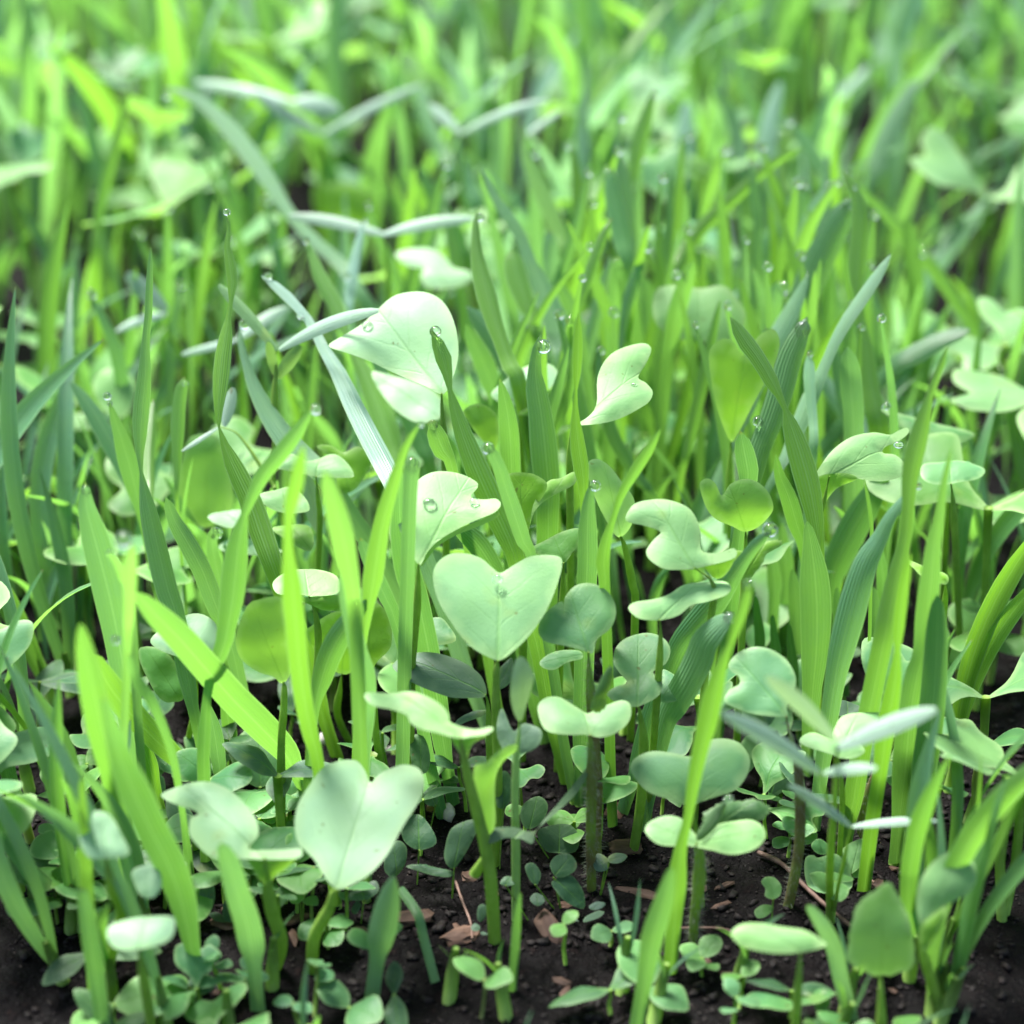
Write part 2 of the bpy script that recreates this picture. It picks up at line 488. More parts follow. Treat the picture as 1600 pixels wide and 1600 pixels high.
def in_poly(q, poly):
    x, y = q; c = False; j = len(poly) - 1
    for i in range(len(poly)):
        if (poly[i][1] > y) != (poly[j][1] > y) and x < (poly[j][0] - poly[i][0]) * (y - poly[i][1]) / (poly[j][1] - poly[i][1]) + poly[i][0]: c = not c
        j = i
    return c
def closed_spline(P, k=4):
    P = np.asarray(P, float); n = len(P); out = []
    for i in range(n):
        a, b, c, d = P[i - 1], P[i], P[(i + 1) % n], P[(i + 2) % n]
        for j in range(k):
            t = j / k
            out.append(0.5 * (2 * b + (c - a) * t + (2 * a - 5 * b + 4 * c - d) * t * t + (3 * b - a - 3 * c + d) * t ** 3))
    return np.array(out)
def sheet(poly2, axis2, base2, bulge, cup, wave, seed, serr=0.0, k=4):
    """fill a closed outline (metres, leaf plane) with a fine gently curved sheet"""
    O = closed_spline(poly2, k)
    size = max(np.ptp(O[:, 0]), np.ptp(O[:, 1]))
    if serr:
        c0 = O.mean(0)
        for i in range(len(O)):
            O[i] = c0 + (O[i] - c0) * (1 + serr * (1 if i % 2 else -1) * (0.7 + 0.5 * math.sin(i * 1.7)))
    step = size / 13
    inner = []
    lo, hi = O.min(0), O.max(0)
    rg = random.Random(seed)
    for y in np.arange(lo[1], hi[1], step):
        for x in np.arange(lo[0], hi[0], step):
            q = (x + rg.uniform(-.2, .2) * step, y + rg.uniform(-.2, .2) * step)
            if in_poly(q, O) and np.min(np.hypot(O[:, 0] - q[0], O[:, 1] - q[1])) > step * 0.55: inner.append(q)
    sc = 1.0 / size
    allp = [Vector((q[0] * sc, q[1] * sc)) for q in list(map(tuple, O)) + inner]
    nb = len(O)
    # a ring just inside the rim keeps the pale margin narrow
    res = delaunay_2d_cdt(allp, [(i, (i + 1) % nb) for i in range(nb)], [list(range(nb))], 1, 1e-6)
    vs = np.array([(v.x / sc, v.y / sc) for v in res[0]])
    fs = [f for f in res[2] if len(f) >= 3]
    dist = np.array([np.min(np.hypot(O[:, 0] - q[0], O[:, 1] - q[1])) for q in vs])
    dm = max(dist.max(), 1e-6)
    ax = np.array(axis2) / np.linalg.norm(axis2); pe = np.array((-ax[1], ax[0]))
    rel = vs - np.array(base2)
    al, ac = rel @ ax, rel @ pe
    hw = max(np.abs(ac).max(), 1e-6); ln = max(al.max() - min(0, al.min()), 1e-6)
    z = bulge * size * (1 - (1 - dist / dm) ** 2)
    z = z + cup * hw * (np.abs(ac) / hw) ** 1.7 - 0.018 * size * np.exp(-(ac / (0.09 * hw)) ** 2) * (1 - np.clip(al / ln, 0, 1))
    z = z + np.array([noise.noise(Vector((q[0] / size * 2.6, q[1] / size * 2.6, seed * .37))) for q in vs]) * wave * size
    uv = np.stack([ac / hw, np.clip(al / ln, 0, 1)], 1)
    return vs, z, fs, uv, np.clip(dist / (0.05 * size), 0, 1)

LEAFN = [0]
LAST = [None]
def leaf(root, t, Y, e, a, s, base=None, col='g', mat='leaf', name='leaf', bulge=0.05, cup=0.05, wave=0.05, serr=0.0, label=None, flap=None, k=4):
    """outline of a leaf in pixels, laid on its own tilted plane: e = how far it faces up (90) or to the viewer (0), a = turn to the side"""
    p = [q[:2] for q in pts(s, t)]
    cx, cy = np.mean([q[0] for q in p]), np.mean([q[1] for q in p])
    bu, bv = src(t, *base) if base else max(p, key=lambda q: q[1])
    if 20 < e < 62: e += 9                     # these leaves look up to the light
    e, a = math.radians(e), math.radians(a)
    n = Vector((math.sin(a) * math.cos(e), -math.cos(a) * math.cos(e), math.sin(e)))
    P0 = at(bu, bv, Y)
    def onto(u, v):
        d = ray(u, v)
        return CAM + d * ((P0 - CAM).dot(n) / d.dot(n))
    ex = Vector((0, 0, 1)).cross(n)
    if ex.length < 1e-3: ex = Vector((1, 0, 0))
    ex.normalize(); ey = n.cross(ex)
    pol = [((q - P0).dot(ex), (q - P0).dot(ey)) for q in (onto(*q) for q in p)]
    LEAFN[0] += 1
    c3 = onto(cx, cy) - P0
    axis2 = (c3.dot(ex), c3.dot(ey))
    if math.hypot(*axis2) < 1e-5: axis2 = (0, 1)
    vs, z, fs, uv, rim = sheet(pol, axis2, (0, 0), bulge, cup, wave, LEAFN[0], serr, k)
    z0 = 0
    V = [P0 + ex * q[0] + ey * q[1] + n * (zz - z0) for q, zz in zip(vs, z)]
    for v in V:
        if v.z < 0.0012: v.z = 0.0012
    o = link(name, mesh(name, V, fs, uv, attr={'rim': rim}, origin=root.location), M[mat], root, tint(col, random.Random(LEAFN[0])))
    if label: o['label'] = label
    LAST[0] = onto
    return P0
def depth_on(t, x, y):
    return LAST[0](*src(t, x, y)).y

def stem(root, top, t, s, r_top=None, col=(0, 0, 0.1, 1), hairy=False, name='stem', end=None):
    """tube from a leaf's base (3-D point) through pixels down to the plant's foot"""
    b = Vector(root.location) if end is None else Vector(end)
    p = pts(s, t) if s else []
    arr = []
    n = len(p)
    H = max(1e-4, top.z - b.z)
    w0 = r_top if r_top else (p[0][2] * mpp(top) / 2 if p and len(p[0]) > 2 else 0.0007)
    arr.append(list(top) + [w0 * .3])
    for q in p:
        Yq = top.y
        for _ in range(3):
            z = at(q[0], q[1], Yq).z
            f = min(1, max(0, (top.z - z) / H)); Yq = top.y + (b.y - top.y) * f
        pt = at(q[0], q[1], Yq)
        if pt.z > b.z + 0.003 and pt.z < top.z + 0.004: arr.append(list(pt) + [q[2] * mpp(pt) / 2])
    rl = arr[-1][3]
    if end is None:
        l = Vector(arr[-1][:3])
        if l.z > 0.012: arr.append(list(Vector((b.x * .75 + l.x * .25, b.y * .75 + l.y * .25, l.z * .3))) + [rl])
    arr.append(list(b - Vector((0, 0, .003 if end is None else 0))) + [rl])
    S = spline(arr, max(14, 6 * len(arr)))
    dd = np.linalg.norm(S[:, :3] - np.array(top), axis=1)
    S[:, 3] = np.maximum(S[:, 3], rl * .5) * np.minimum(1, .30 + .70 * dd / .0075)       # widens slowly below the leaf
    V, F, UV = tube(S[:, :3], np.maximum(S[:, 3], .00012), 9)
    o = link(name, mesh(name, V, F, UV, origin=root.location), M['stem'], root, col)
    if hairy:
        HV, HF = [], []
        rg = random.Random(len(V))
        m_ = len(S)
        for _ in range(360):
            f = rg.uniform(0.03, .97) * (m_ - 1); i = int(f)
            c = Vector(S[i, :3]).lerp(Vector(S[i + 1, :3]), f - i); r = S[i, 3]
            th = rg.uniform(0, 6.283)
            d = Vector((math.cos(th), math.sin(th), rg.uniform(-.5, .15))).normalized()
            q = c + Vector((d.x, d.y, 0)).normalized() * r * .9; L = rg.uniform(.0006, .0015)
            sd_ = Vector((-d.y, d.x, 0)) * .000035
            k0 = len(HV)
            HV += [q - sd_, q + sd_, q + d * L, q + Vector((0, 0, .00005))]
            HF += [(k0, k0 + 1, k0 + 2), (k0 + 1, k0 + 3, k0 + 2), (k0 + 3, k0, k0 + 2)]
        h = link('stem_hair', mesh('stem_hair', HV, HF, smooth=False, origin=root.location), M['hair'], o, (0, 0, 0, 1))
        h['kind'] = 'stuff'
    return o

def plant(name, u, Y, label, cat='seedling', group=None, t='S'):
    """an Empty on the soil, below the pixel column u at depth Y"""
    if t != 'S': u = src(t, u, 0)[0]
    lo, hi = 900.0, 2400.0
    for _ in range(40):
        mid = (lo + hi) / 2
        if at(u, mid, Y).z > 0: lo = mid
        else: hi = mid
    p = at(u, lo, Y); p.z = 0
    o = empty(name, p)
    tag(o, label, cat, group)
    return o

def leaflet(root, t, Y0, Y1, x0, y0, x1, y1, w, col='w', sag=0.0, name='leaflet', mat='vetch', n=14, tilt=0.5, fold=.12):
    """narrow leaflet from its joint to its tip, width w in pixels"""
    k = 1 if t == 'S' else ZS
    A, B = at(*src(t, x0, y0), Y0), at(*src(t, x1, y1), Y1)
    W = w * k * mpp(A)
    P, Ws = [], []
    for i in range(n):
        f = i / (n - 1)
        q = B.lerp(A, f); q.z += sag * (B - A).length * 4 * f * (1 - f)
        P.append(q); Ws.append(W * max(.06, math.sin(math.pi * (0.04 + 0.92 * f ** 0.9)) ** 0.6))
    tg_ = (A - B).normalized(); s_ = tg_.cross(A - CAM).normalized()
    up_ = lambda a_: abs(rot(s_, tg_, a_).cross(tg_).normalized().z)
    if up_(-tilt) > up_(tilt): tilt = -tilt
    V, F, UV = ribbon(P, Ws, [tilt * (0.6 + .4 * i / n) for i in range(n)], keel=fold)
    UV = [(u * 2 - 1, 1 - v) for u, v in UV]
    rim = [min(1, (1 - abs(u)) * 4) for u, v in UV]
    o = link(name, mesh(name, V, F, UV, attr={'rim': rim}, origin=root.location), M[mat], root, tint(col))
    return A, o

# ------------------------------------------------------------------ grass shoots seen one by one
# tile, depth of the foot, depth change to the tip, tint, "x,y,width" from the tip down, dewdrops (x, y, size)
g = grass
g('A', .44, .02, 'l', '292,40,8 250,210,40 200,420,60 150,600,65 115,790,50 100,1000,50')
g('A', .41, .04, 'p', '480,60,12 600,90,45 730,180,75 850,300,95 950,430,100 1050,570,85 1150,730,65 1300,900,70 1450,1030,70 1560,1200,70', (488, 100, 30), 'long arching')
g('A', .50, .02, 'b', '485,120,20 560,260,60 650,470,95 740,650,110 800,850,90')
g('A', .52, .01, 'w', '485,400,25 490,520,55 480,700,70 470,850,60')
g('D', .305, .03, 'l', '820,-790,12 825,-680,25 815,-580,42 840,-480,65 845,-370,50 830,-270,14 810,-130,70 790,0,90 780,120,88 770,250,60 775,385,12 840,560,90 930,750,120 1000,950,130 1080,1170,110', (815, -795, 30), 'tall twisted')
g('D', .295, .03, 'g', '402,-600,12 400,-500,30 395,-380,40 390,-230,42 375,-80,45 370,100,75 350,300,90 345,480,60 348,600,15 385,800,85 430,1000,115 490,1250,120 545,1420,105 600,1730,95 640,1930,60', None, 'tall twisted')
g('D', .33, .02, 'l', '415,230,20 405,380,55 395,520,60 395,680,60 400,820,40')
g('A', .42, .02, 'l', '600,940,10 560,1100,35 515,1250,40 500,1390,40 510,1600,30')
g('A', .50, .0, 'l', '750,780,30 760,950,60 770,1150,60 780,1300,60')
g('A', .345, .03, 'l', '1250,890,15 1290,1010,60 1340,1130,80 1400,1230,85 1450,1360,40 1490,1480,40 1560,1610,90 1620,1750,120 1680,1910,130 1730,2060,90 1760,2180,60', (1247, 890, 30))
g('A', .385, .01, 'w', '1560,785,12 1530,900,45 1500,1050,60 1480,1200,55 1490,1300,30', [(1570, 785, 22), (1465, 1085, 34)])
g('D', .31, .04, 'w', '1010,-445,15 1100,-380,55 1200,-280,50 1280,-180,50 1340,-60,60 1420,70,85 1500,240,105 1590,420,115 1690,610,115 1760,770,100', [(1040, -448, 32), (1215, -230, 30)])
g('D', .325, .02, 'p', '885,-160,20 895,-80,38 920,20,48 970,160,75 1050,310,105 1150,450,125 1260,560,120 1370,670,100', [(910, -185, 44)])
g('D', .272, .01, 'g', '1285,270,15 1200,400,75 1110,520,90 1010,640,80 950,760,60 912,850,40 885,960,95 862,1130,135 845,1300,130 820,1450,105 795,1570,90 740,1700,70 710,1830,45 695,2030,70 690,2200,70', (1298, 278, 46), 'right-leaning twisted')
g('D', .33, .01, 'l', '580,120,50 560,230,70 550,400,75 545,600,40 545,780,20', (590, 135, 24))
g('D', .305, .0, 'b', '490,770,40 530,880,75 600,1000,100 680,1150,105 750,1330,105 800,1450,90 850,1600,80')
g('D', .32, .0, 'g', '740,930,40 735,1020,60 755,1120,70 780,1250,70 800,1400,60', (757, 950, 54))
g('D', .285, .0, 'b', '45,690,40 50,800,90 90,950,140 130,1100,160 180,1300,170 230,1550,150', (48, 715, 40))
g('D', .34, .01, 'g', '-30,130,25 60,250,80 140,380,100 220,520,100 290,650,100 330,780,60')
g('D', .33, .0, 'b', '180,250,20 230,400,70 280,560,110 320,720,90 360,860,60', [(165, 205, 34), (180, 246, 24)])
g('D', .262, -.012, 'y', '300,1020,40 290,1130,80 290,1250,70 285,1400,60 275,1600,45', [(255, 985, 70), (210, 1530, 40)])
g('D', .275, -.01, 'b', '175,1060,25 210,1100,40 250,1190,50 290,1320,50', (180, 1062, 32))
g('G', .292, -.03, 'g', '330,-320,50 420,-220,120 550,-90,150 700,80,160 850,250,165 1000,400,165 1130,540,140 1230,680,100 1280,770,60', None, 'broad diagonal')
g('D', .266, -.012, 'l', '1230,480,30 1200,640,80 1170,780,80 1150,900,50 1150,1050,60 1170,1250,110 1190,1450,110 1205,1640,105 1230,1830,100 1270,2030,90 1310,2190,70', None, 'blurred twisted')
g('D', .268, -.012, 'y', '1350,630,60 1400,800,110 1440,950,130 1470,1100,120 1500,1250,90 1520,1500,80')
g('D', .274, -.006, 'b', '1450,1160,50 1470,1300,90 1500,1450,95 1530,1600,100 1560,1730,125 1560,1930,120 1550,2150,90', (1450, 1150, 36))
g('E', .28, -.003, 'l', '330,360,15 270,450,40 235,540,45 190,680,70 140,850,85 110,1000,100 80,1200,110 60,1320,70 40,1450,50 20,1600,40', (340, 358, 26), 'lime twisted')
g('D', .279, .0, 'd', '1560,1330,60 1470,1450,120 1390,1580,130 1330,1750,110 1290,1930,50')
g('G', .264, -.02, 'g', '20,-150,30 50,20,110 120,350,150 180,600,130 240,850,100 290,1030,60 320,1150,40')
g('G', .246, -.01, 'g', '150,250,40 230,550,120 310,750,170 400,950,170 500,1150,170 570,1350,150 640,1570,130', None, 'broad blurred')
g('G', .283, -.008, 'l', '95,20,60 180,180,130 270,300,140 370,410,130 480,520,120 580,610,90 640,660,70')
g('G', .285, .0, 'l', '330,430,40 390,600,100 440,750,75 460,860,50')
g('G', .268, -.01, 'g', '280,10,30 330,150,60 400,250,60 470,400,50 520,550,45 550,700,40 580,900,35 600,1150,25')
g('G', .242, -.004, 'b', '790,1050,60 830,1150,110 870,1300,130 920,1450,140 950,1600,140')
g('G', .240, .0, 'l', '25,700,30 45,1000,60 60,1350,70')
g('G', .236, .0, 'd', '30,1300,60 80,1600,100')
g('G', .275, .0, 'l', '650,1010,50 680,1100,90 655,1220,80 640,1330,50')
g('G', .29, .0, 'b', '720,300,30 750,450,90 790,640,100 810,800,70')
g('G', .30, .0, 'g', '800,250,40 830,420,80 850,600,60 880,740,40')
# middle of the picture
g('B', .42, .02, 'l', '890,250,12 920,420,70 980,580,90 1050,740,90 1100,880,90 1110,1000,60', (965, 420, 30))
g('B', .365, .03, 'g', '675,515,12 740,650,50 820,770,70 890,880,60 930,1000,70 1000,1150,110 1060,1300,140 1110,1450,130 1130,1600,100')
g('B', .34, .02, 'l', '640,740,20 640,880,50 650,1000,80 690,1150,110 730,1300,100 780,1450,80 830,1580,90 870,1650,90', (660, 765, 34))
g('B', .37, .01, 'l', '840,970,90 860,1080,120 900,1200,100 940,1320,60 970,1430,40')
g('B', .50, .02, 'g', '330,40,50 370,230,80 440,400,80 520,560,70')
g('B', .45, .01, 'g', '330,490,30 390,620,80 470,760,90 550,900,100 610,1030,80')
g('B', .47, .01, 'd', '545,340,30 560,470,60 600,600,100 650,740,100')
g('B', .42, .01, 'l', '1160,380,20 1180,500,50 1200,650,80 1210,850,90 1210,1050,80 1200,1200,60', (1140, 375, 26))
g('B', .425, .01, 'l', '1255,540,20 1235,650,45 1225,800,50 1220,950,45')
g('B', .40, .0, 'p', '1045,860,60 1040,950,90 1050,1060,90 1060,1200,60')
g('B', .38, .0, 'b', '1085,1125,30 1130,1200,70 1170,1300,80 1200,1400,60')
g('B', .41, .01, 'b', '1420,205,20 1405,300,25 1410,420,50 1440,560,80 1460,700,80 1480,900,70 1490,1050,40', (1436, 220, 36))
g('B', .42, .01, 'l', '1605,80,25 1560,250,80 1520,400,90 1490,550,50 1470,650,20', (1612, 95, 30))
g('B', .39, .01, 'g', '1370,510,50 1380,620,85 1410,760,100 1440,900,100 1470,1050,70', (1352, 500, 24))
g('B', .35, .02, 'l', '1375,775,20 1330,870,50 1280,1000,60 1230,1150,55 1180,1280,45 1140,1420,55 1110,1580,60 1080,1710,60 1050,1850,60')
g('B', .38, .0, 'g', '1410,1000,50 1400,1150,85 1385,1350,85 1380,1500,70')
g('B', .37, .01, 'g', '1560,930,25 1520,1050,50 1480,1180,70 1450,1300,55 1430,1450,35 1420,1550,25', (1570, 925, 44))
g('B', .40, .0, 'd', '1550,1090,40 1570,1200,80 1570,1350,80')
g('B', .315, .01, 'g', '985,1420,40 965,1520,60 960,1620,80 965,1680,110 990,1830,130 1010,2010,150 1030,2230,140 1030,2430,120', (1006, 1465, 60), 'broad')
g('B', .36, .0, 'b', '590,1360,40 630,1450,90 680,1550,110 720,1660,110 760,1780,90')
g('B', .35, .01, 'b', '600,1260,40 680,1350,100 760,1480,90 800,1580,60 830,1730,60 880,1930,70 910,2080,60')
g('B', .298, .012, 'l', '400,1380,20 430,1450,70 460,1530,90 480,1600,70 490,1670,20 520,1790,60 570,1950,100 640,2130,130 720,2310,140 800,2480,130 850,2610,100', (418, 1383, 48), 'lime-tipped')
g('E', .31, .0, 'l', '400,360,60 430,430,110 470,520,100 510,600,60', (405, 360, 44))
g('E', .293, -.002, 'b', '715,490,60 760,580,70 800,700,80 850,850,90 900,1000,80 940,1080,60', (705, 488, 52))
g('E', .325, .0, 'g', '770,120,20 800,250,80 820,400,110 830,600,110')
g('E', .30, .005, 'l', '1195,-240,15 1195,-100,50 1190,60,50 1182,190,14 1180,330,50 1195,480,85 1220,640,80 1225,780,40', None, 'lime twisted')
g('E', .292, .0, 'b', '1265,690,30 1250,800,70 1245,950,105 1245,1100,110 1240,1230,110', (1287, 692, 46))
g('E', .286, .0, 'g', '1640,390,15 1570,510,60 1500,620,60 1430,740,45 1390,860,30 1350,980,55 1330,1100,80 1340,1230,60', None, 'S-bent')
g('E', .35, .01, 'd', '60,-40,30 120,60,60 200,180,90 280,320,100 350,480,100 390,580,60')
g('E', .292, .0, 'd', '230,600,30 220,750,60 230,950,110 270,1150,140 330,1350,130')
g('E', .288, .0, 'd', '20,1000,60 80,1150,80 150,1300,80 200,1420,70')
g('E', .285, .0, 'b', '290,560,70 290,640,90 280,740,80', (293, 575, 60))
g('E', .31, .0, 'd', '560,930,90 640,1000,120 720,1120,110 780,1240,80')
g('E', .34, .01, 'l', '800,-60,40 840,60,80 890,180,80 920,300,50')
g('E', .345, .0, 'p', '1130,-20,30 1100,120,50 1060,250,70 1030,380,60')
# right of the picture
g('C', .50, .01, 'w', '190,150,50 170,300,100 170,500,110 180,700,90')
g('C', .50, .01, 'w', '690,40,40 640,200,90 610,400,110 620,600,90')
g('C', .50, .01, 'p', '330,60,30 420,200,70 460,350,90 490,550,90')
g('C', .395, .02, 'l', '805,390,16 700,440,48 580,530,60 450,650,75 330,760,80 220,880,80 150,1000,80 100,1110,70', None, 'long lime arching')
g('C', .44, .0, 'l', '400,390,20 350,500,70 310,620,70 280,740,50', (408, 392, 36))
g('C', .45, .01, 'g', '760,255,20 820,350,70 880,440,75 940,540,60 980,650,50', (745, 238, 34))
g('C', .50, .01, 'p', '1420,40,60 1330,200,110 1240,400,120 1170,600,100')
g('C', .40, .01, 'd', '950,590,20 900,700,90 850,830,110 800,1000,100 770,1100,60', (966, 596, 42))
g('C', .37, .015, 'g', '1060,690,70 1030,760,130 970,880,150 900,1020,170 840,1160,160 800,1300,130 780,1400,100', (1060, 695, 44), 'broad')
g('C', .345, .015, 'p', '840,1080,20 790,1200,70 720,1330,100 640,1480,110 600,1600,110 560,1640,110 500,1790,110 460,1910,70 430,2000,35 400,2090,60 350,2230,80 300,2430,80', (840, 1075, 18))
g('C', .315, .02, 'g', '830,1330,60 780,1450,120 740,1550,135 700,1700,140 640,1880,130 580,2030,120 540,2180,110 490,2330,80 450,2450,50 430,2550,30', [(815, 1370, 66), (570, 1870, 44)], 'broad ribbed')
g('C', .355, .02, 'l', '1035,510,10 1100,620,60 1130,750,90 1120,900,95 1110,1050,90 1115,1180,50 1130,1330,60 1160,1500,90 1190,1730,110 1230,1900,120', (1105, 600, 26))
g('C', .33, .02, 'p', '1290,970,20 1220,1080,60 1140,1200,70 1050,1330,70 980,1460,60 930,1580,60 860,1730,90 800,1880,90 730,2050,65 640,2210,40', None, 'right-leaning')
g('C', .305, .012, 'l', '430,1320,40 500,1430,90 580,1540,85 660,1680,75 710,1780,20 750,1900,90 800,2050,130 850,2230,130 880,2380,100 900,2530,70 910,2610,50', None, 'twisted lime')
g('C', .33, .01, 'p', '845,1510,25 850,1590,65 850,1680,60 870,1880,50 870,2030,50', (855, 1505, 26))
g('C', .42, .0, 'd', '1385,770,40 1400,900,90 1420,1050,100 1430,1250,90 1430,1400,60', (1465, 950, 44))
g('C', .375, .0, 'b', '680,1130,60 660,1230,100 640,1350,100 620,1450,80', (710, 1150, 50))
g('C', .37, .0, 'g', '215,1020,50 170,1150,90 130,1300,100 100,1450,80 80,1600,60', (168, 1080, 22))
g('C', .40, .0, 'g', '360,600,20 380,750,50 400,950,60 405,1150,40 405,1350,30')
g('C', .40, .01, 'g', '540,470,20 550,600,50 570,800,50 570,950,50 560,1150,70 545,1350,80', (540, 465, 30))
g('C', .42, .0, 'b', '800,640,80 775,730,150 700,840,160 640,960,150 600,1080,100', None, 'broad blunt')
g('C', .46, .01, 'l', '695,310,20 700,450,50 720,600,55 720,680,50', (690, 310, 26))
g('C', .37, .0, 'd', '1700,1380,60 1570,1430,90 1420,1510,110 1280,1600,80')
g('F', .276, .01, 'l', '1600,-60,12 1560,60,50 1515,170,35 1490,260,60 1460,380,95 1425,520,110 1400,650,90 1390,800,70 1370,1000,70 1330,1150,90 1290,1350,110 1250,1550,110', None, 'tall')
g('F', .285, .0, 'b', '1435,695,25 1370,760,45 1290,860,65 1230,980,90 1160,1100,130 1110,1250,150 1070,1400,160 1020,1600,140 985,1780,110', (1442, 694, 30), 'right-curving')
g('F', .2766, -.006, 'g', '1620,500,20 1580,700,40 1560,850,55 1530,1000,80 1510,1200,110 1490,1400,120 1470,1600,105 1440,1700,120 1400,1930,130 1370,2230,130 1340,2480,110 1310,2680,60', None, 'long upright')
g('F', .272, .0, 'b', '1545,1300,40 1545,1450,110 1535,1700,135 1510,2000,140 1470,2280,130 1420,2600,100 1385,2780,60', None, 'broad blue-green')
g('F', .2695, -.004, 'l', '1400,1070,15 1370,1200,55 1350,1350,65 1335,1500,60 1330,1590,35 1310,1780,85 1265,2030,105 1240,2230,80 1200,2480,80 1150,2680,70 1110,2850,50', None, 'twisted')
g('F', .29, -.005, 'b', '630,945,40 560,1010,60 500,1090,70 430,1190,100 330,1330,140 200,1480,130 120,1600,110', (637, 930, 64), 'dark diagonal')
g('F', .250, .004, 'l', '525,1230,35 500,1330,60 460,1450,55 420,1560,35 370,1680,70 330,1830,110 300,1980,110 260,2130,90 220,2330,70 190,2510,50 150,2680,70 130,2880,110 110,3090,120', (522, 1225, 40), 'tall bright')
g('F', .285, -.006, 'p', '410,1410,60 350,1460,120 280,1540,150 240,1640,160 180,1760,160 110,1880,150 60,1990,110', (418, 1408, 52), 'broad pale-tipped')
g('F', .315, .0, 'g', '670,530,20 690,640,60 740,760,90 780,900,90 820,1030,60')
g('F', .30, .0, 'b', '840,900,40 860,1020,90 880,1200,160 890,1400,170 885,1600,150 870,1780,110', None, 'broad dark')
g('F', .36, .01, 'w', '880,40,40 980,200,90 1070,310,110 1150,420,100 1200,520,60')
g('F', .33, .0, 'd', '1250,650,80 1150,820,150 1040,1020,160 970,1200,120')
g('F', .34, .0, 'b', '1060,-40,60 1070,60,110 1080,200,120 1090,330,110')
g('F', .295, .0, 'g', '1150,660,10 1170,760,20 1185,860,22 1190,960,20')
g('F', .31, .0, 'd', '480,420,60 500,520,110 520,640,110 500,760,80')
g('I', .238, .0, 'b', '100,1180,40 60,1350,100 0,1550,120')
g('I', .240, .0, 'p', '850,1380,40 920,1480,80 980,1600,90')
g('H', .246, .0, 'g', '880,1310,10 865,1430,40 860,1570,60')
g('H', .243, .0, 'p', '190,1225,30 170,1320,110 140,1450,150 110,1570,140', None, 'broad blurred')
g('H', .248, .012, 'g', '230,1290,45 320,1420,50 430,1540,50 480,1590,50', None, 'leaning')
# dark blades on the right, tinted to hold the deep shade between stems
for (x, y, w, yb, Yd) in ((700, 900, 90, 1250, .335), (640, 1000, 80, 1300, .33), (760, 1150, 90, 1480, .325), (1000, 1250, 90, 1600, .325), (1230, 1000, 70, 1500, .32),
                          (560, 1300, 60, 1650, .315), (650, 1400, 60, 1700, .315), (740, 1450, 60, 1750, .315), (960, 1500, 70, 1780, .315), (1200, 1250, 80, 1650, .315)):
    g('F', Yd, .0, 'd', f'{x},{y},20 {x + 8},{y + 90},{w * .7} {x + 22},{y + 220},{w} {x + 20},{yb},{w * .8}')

# the dense tuft of crossing narrow blades from the centre to the right, and a few on the left
rt = random.Random(77)
def tuft(n, u0, u1, v0, v1, Y0, Y1, cols):
    for i in range(n):
        u, v = rt.uniform(u0, u1), rt.uniform(v0, v1)
        f = (v - v0) / (v1 - v0)
        Y = Y1 + (Y0 - Y1) * f + rt.uniform(-.012, .012)
        L = rt.uniform(230, 380); dx = rt.gauss(0, 55); bow = rt.gauss(0, 16); w = rt.uniform(13, 24)
        s = ' '.join(f'{u + dx * k + bow * math.sin(k * 3.1):.1f},{v + L * k:.1f},{w * m:.1f}' for k, m in ((0, .22), (.12, .55), (.32, .9), (.6, 1.0), (.85, .85), (1.0, .6)))
        g('S', Y, rt.uniform(-.005, .015), rt.choice(cols), s, (u / 1.0 + 2, v - 1, rt.uniform(26, 44)) if rt.random() < .42 else None, rt.choice(('narrow', 'slender', 'thin')))
tuft(46, 790, 1380, 215, 560, .335, .43, 'gglllldbyp')
tuft(12, 130, 520, 240, 560, .36, .45, 'gglbdp')
tuft(7, 560, 800, 230, 420, .385, .44, 'ggldb')
tuft(26, 850, 1320, 210, 480, .352, .42, 'lllgyy')

# ------------------------------------------------------------------ broad-leaved seedlings seen one by one
LAND = []                    # (pixel x, pixel y, short phrase) used to say where other things stand
def seedling(u, Y, label, x, y, phrase=None, t='S', name='broadleaf_seedling', cat='seedling'):
    r = plant(name, u, Y, label, cat, None, t)
    if phrase: LAND.append((x, y, phrase))
    return r
GREEN, BROWN = (0, 0, 0.05, 1), (0, 0, 1, 1)

r = seedling(772, .276, 'seedling with one big heart-shaped leaf facing the viewer, droplet in its notch', 775, 950, 'big heart-shaped leaf')
b = leaf(r, 'E', .274, 42, 4, '725,1630 600,1560 500,1440 430,1320 405,1200 430,1120 500,1070 590,1065 670,1090 730,1140 775,1165 850,1120 930,1080 1020,1075 1090,1090 1105,1130 1085,1220 1030,1360 960,1470 880,1560 790,1630',
         (757, 1640), 'p', bulge=.03, cup=.10, wave=.03)
stem(r, b, 'E', '750,1680,85 748,1760,58 748,1900,54 752,2100,50 760,2400,50')
DROPS.append((*src('E', 755, 1200), depth_on('E', 755, 1200) - .0012, 60 * ZS, r))

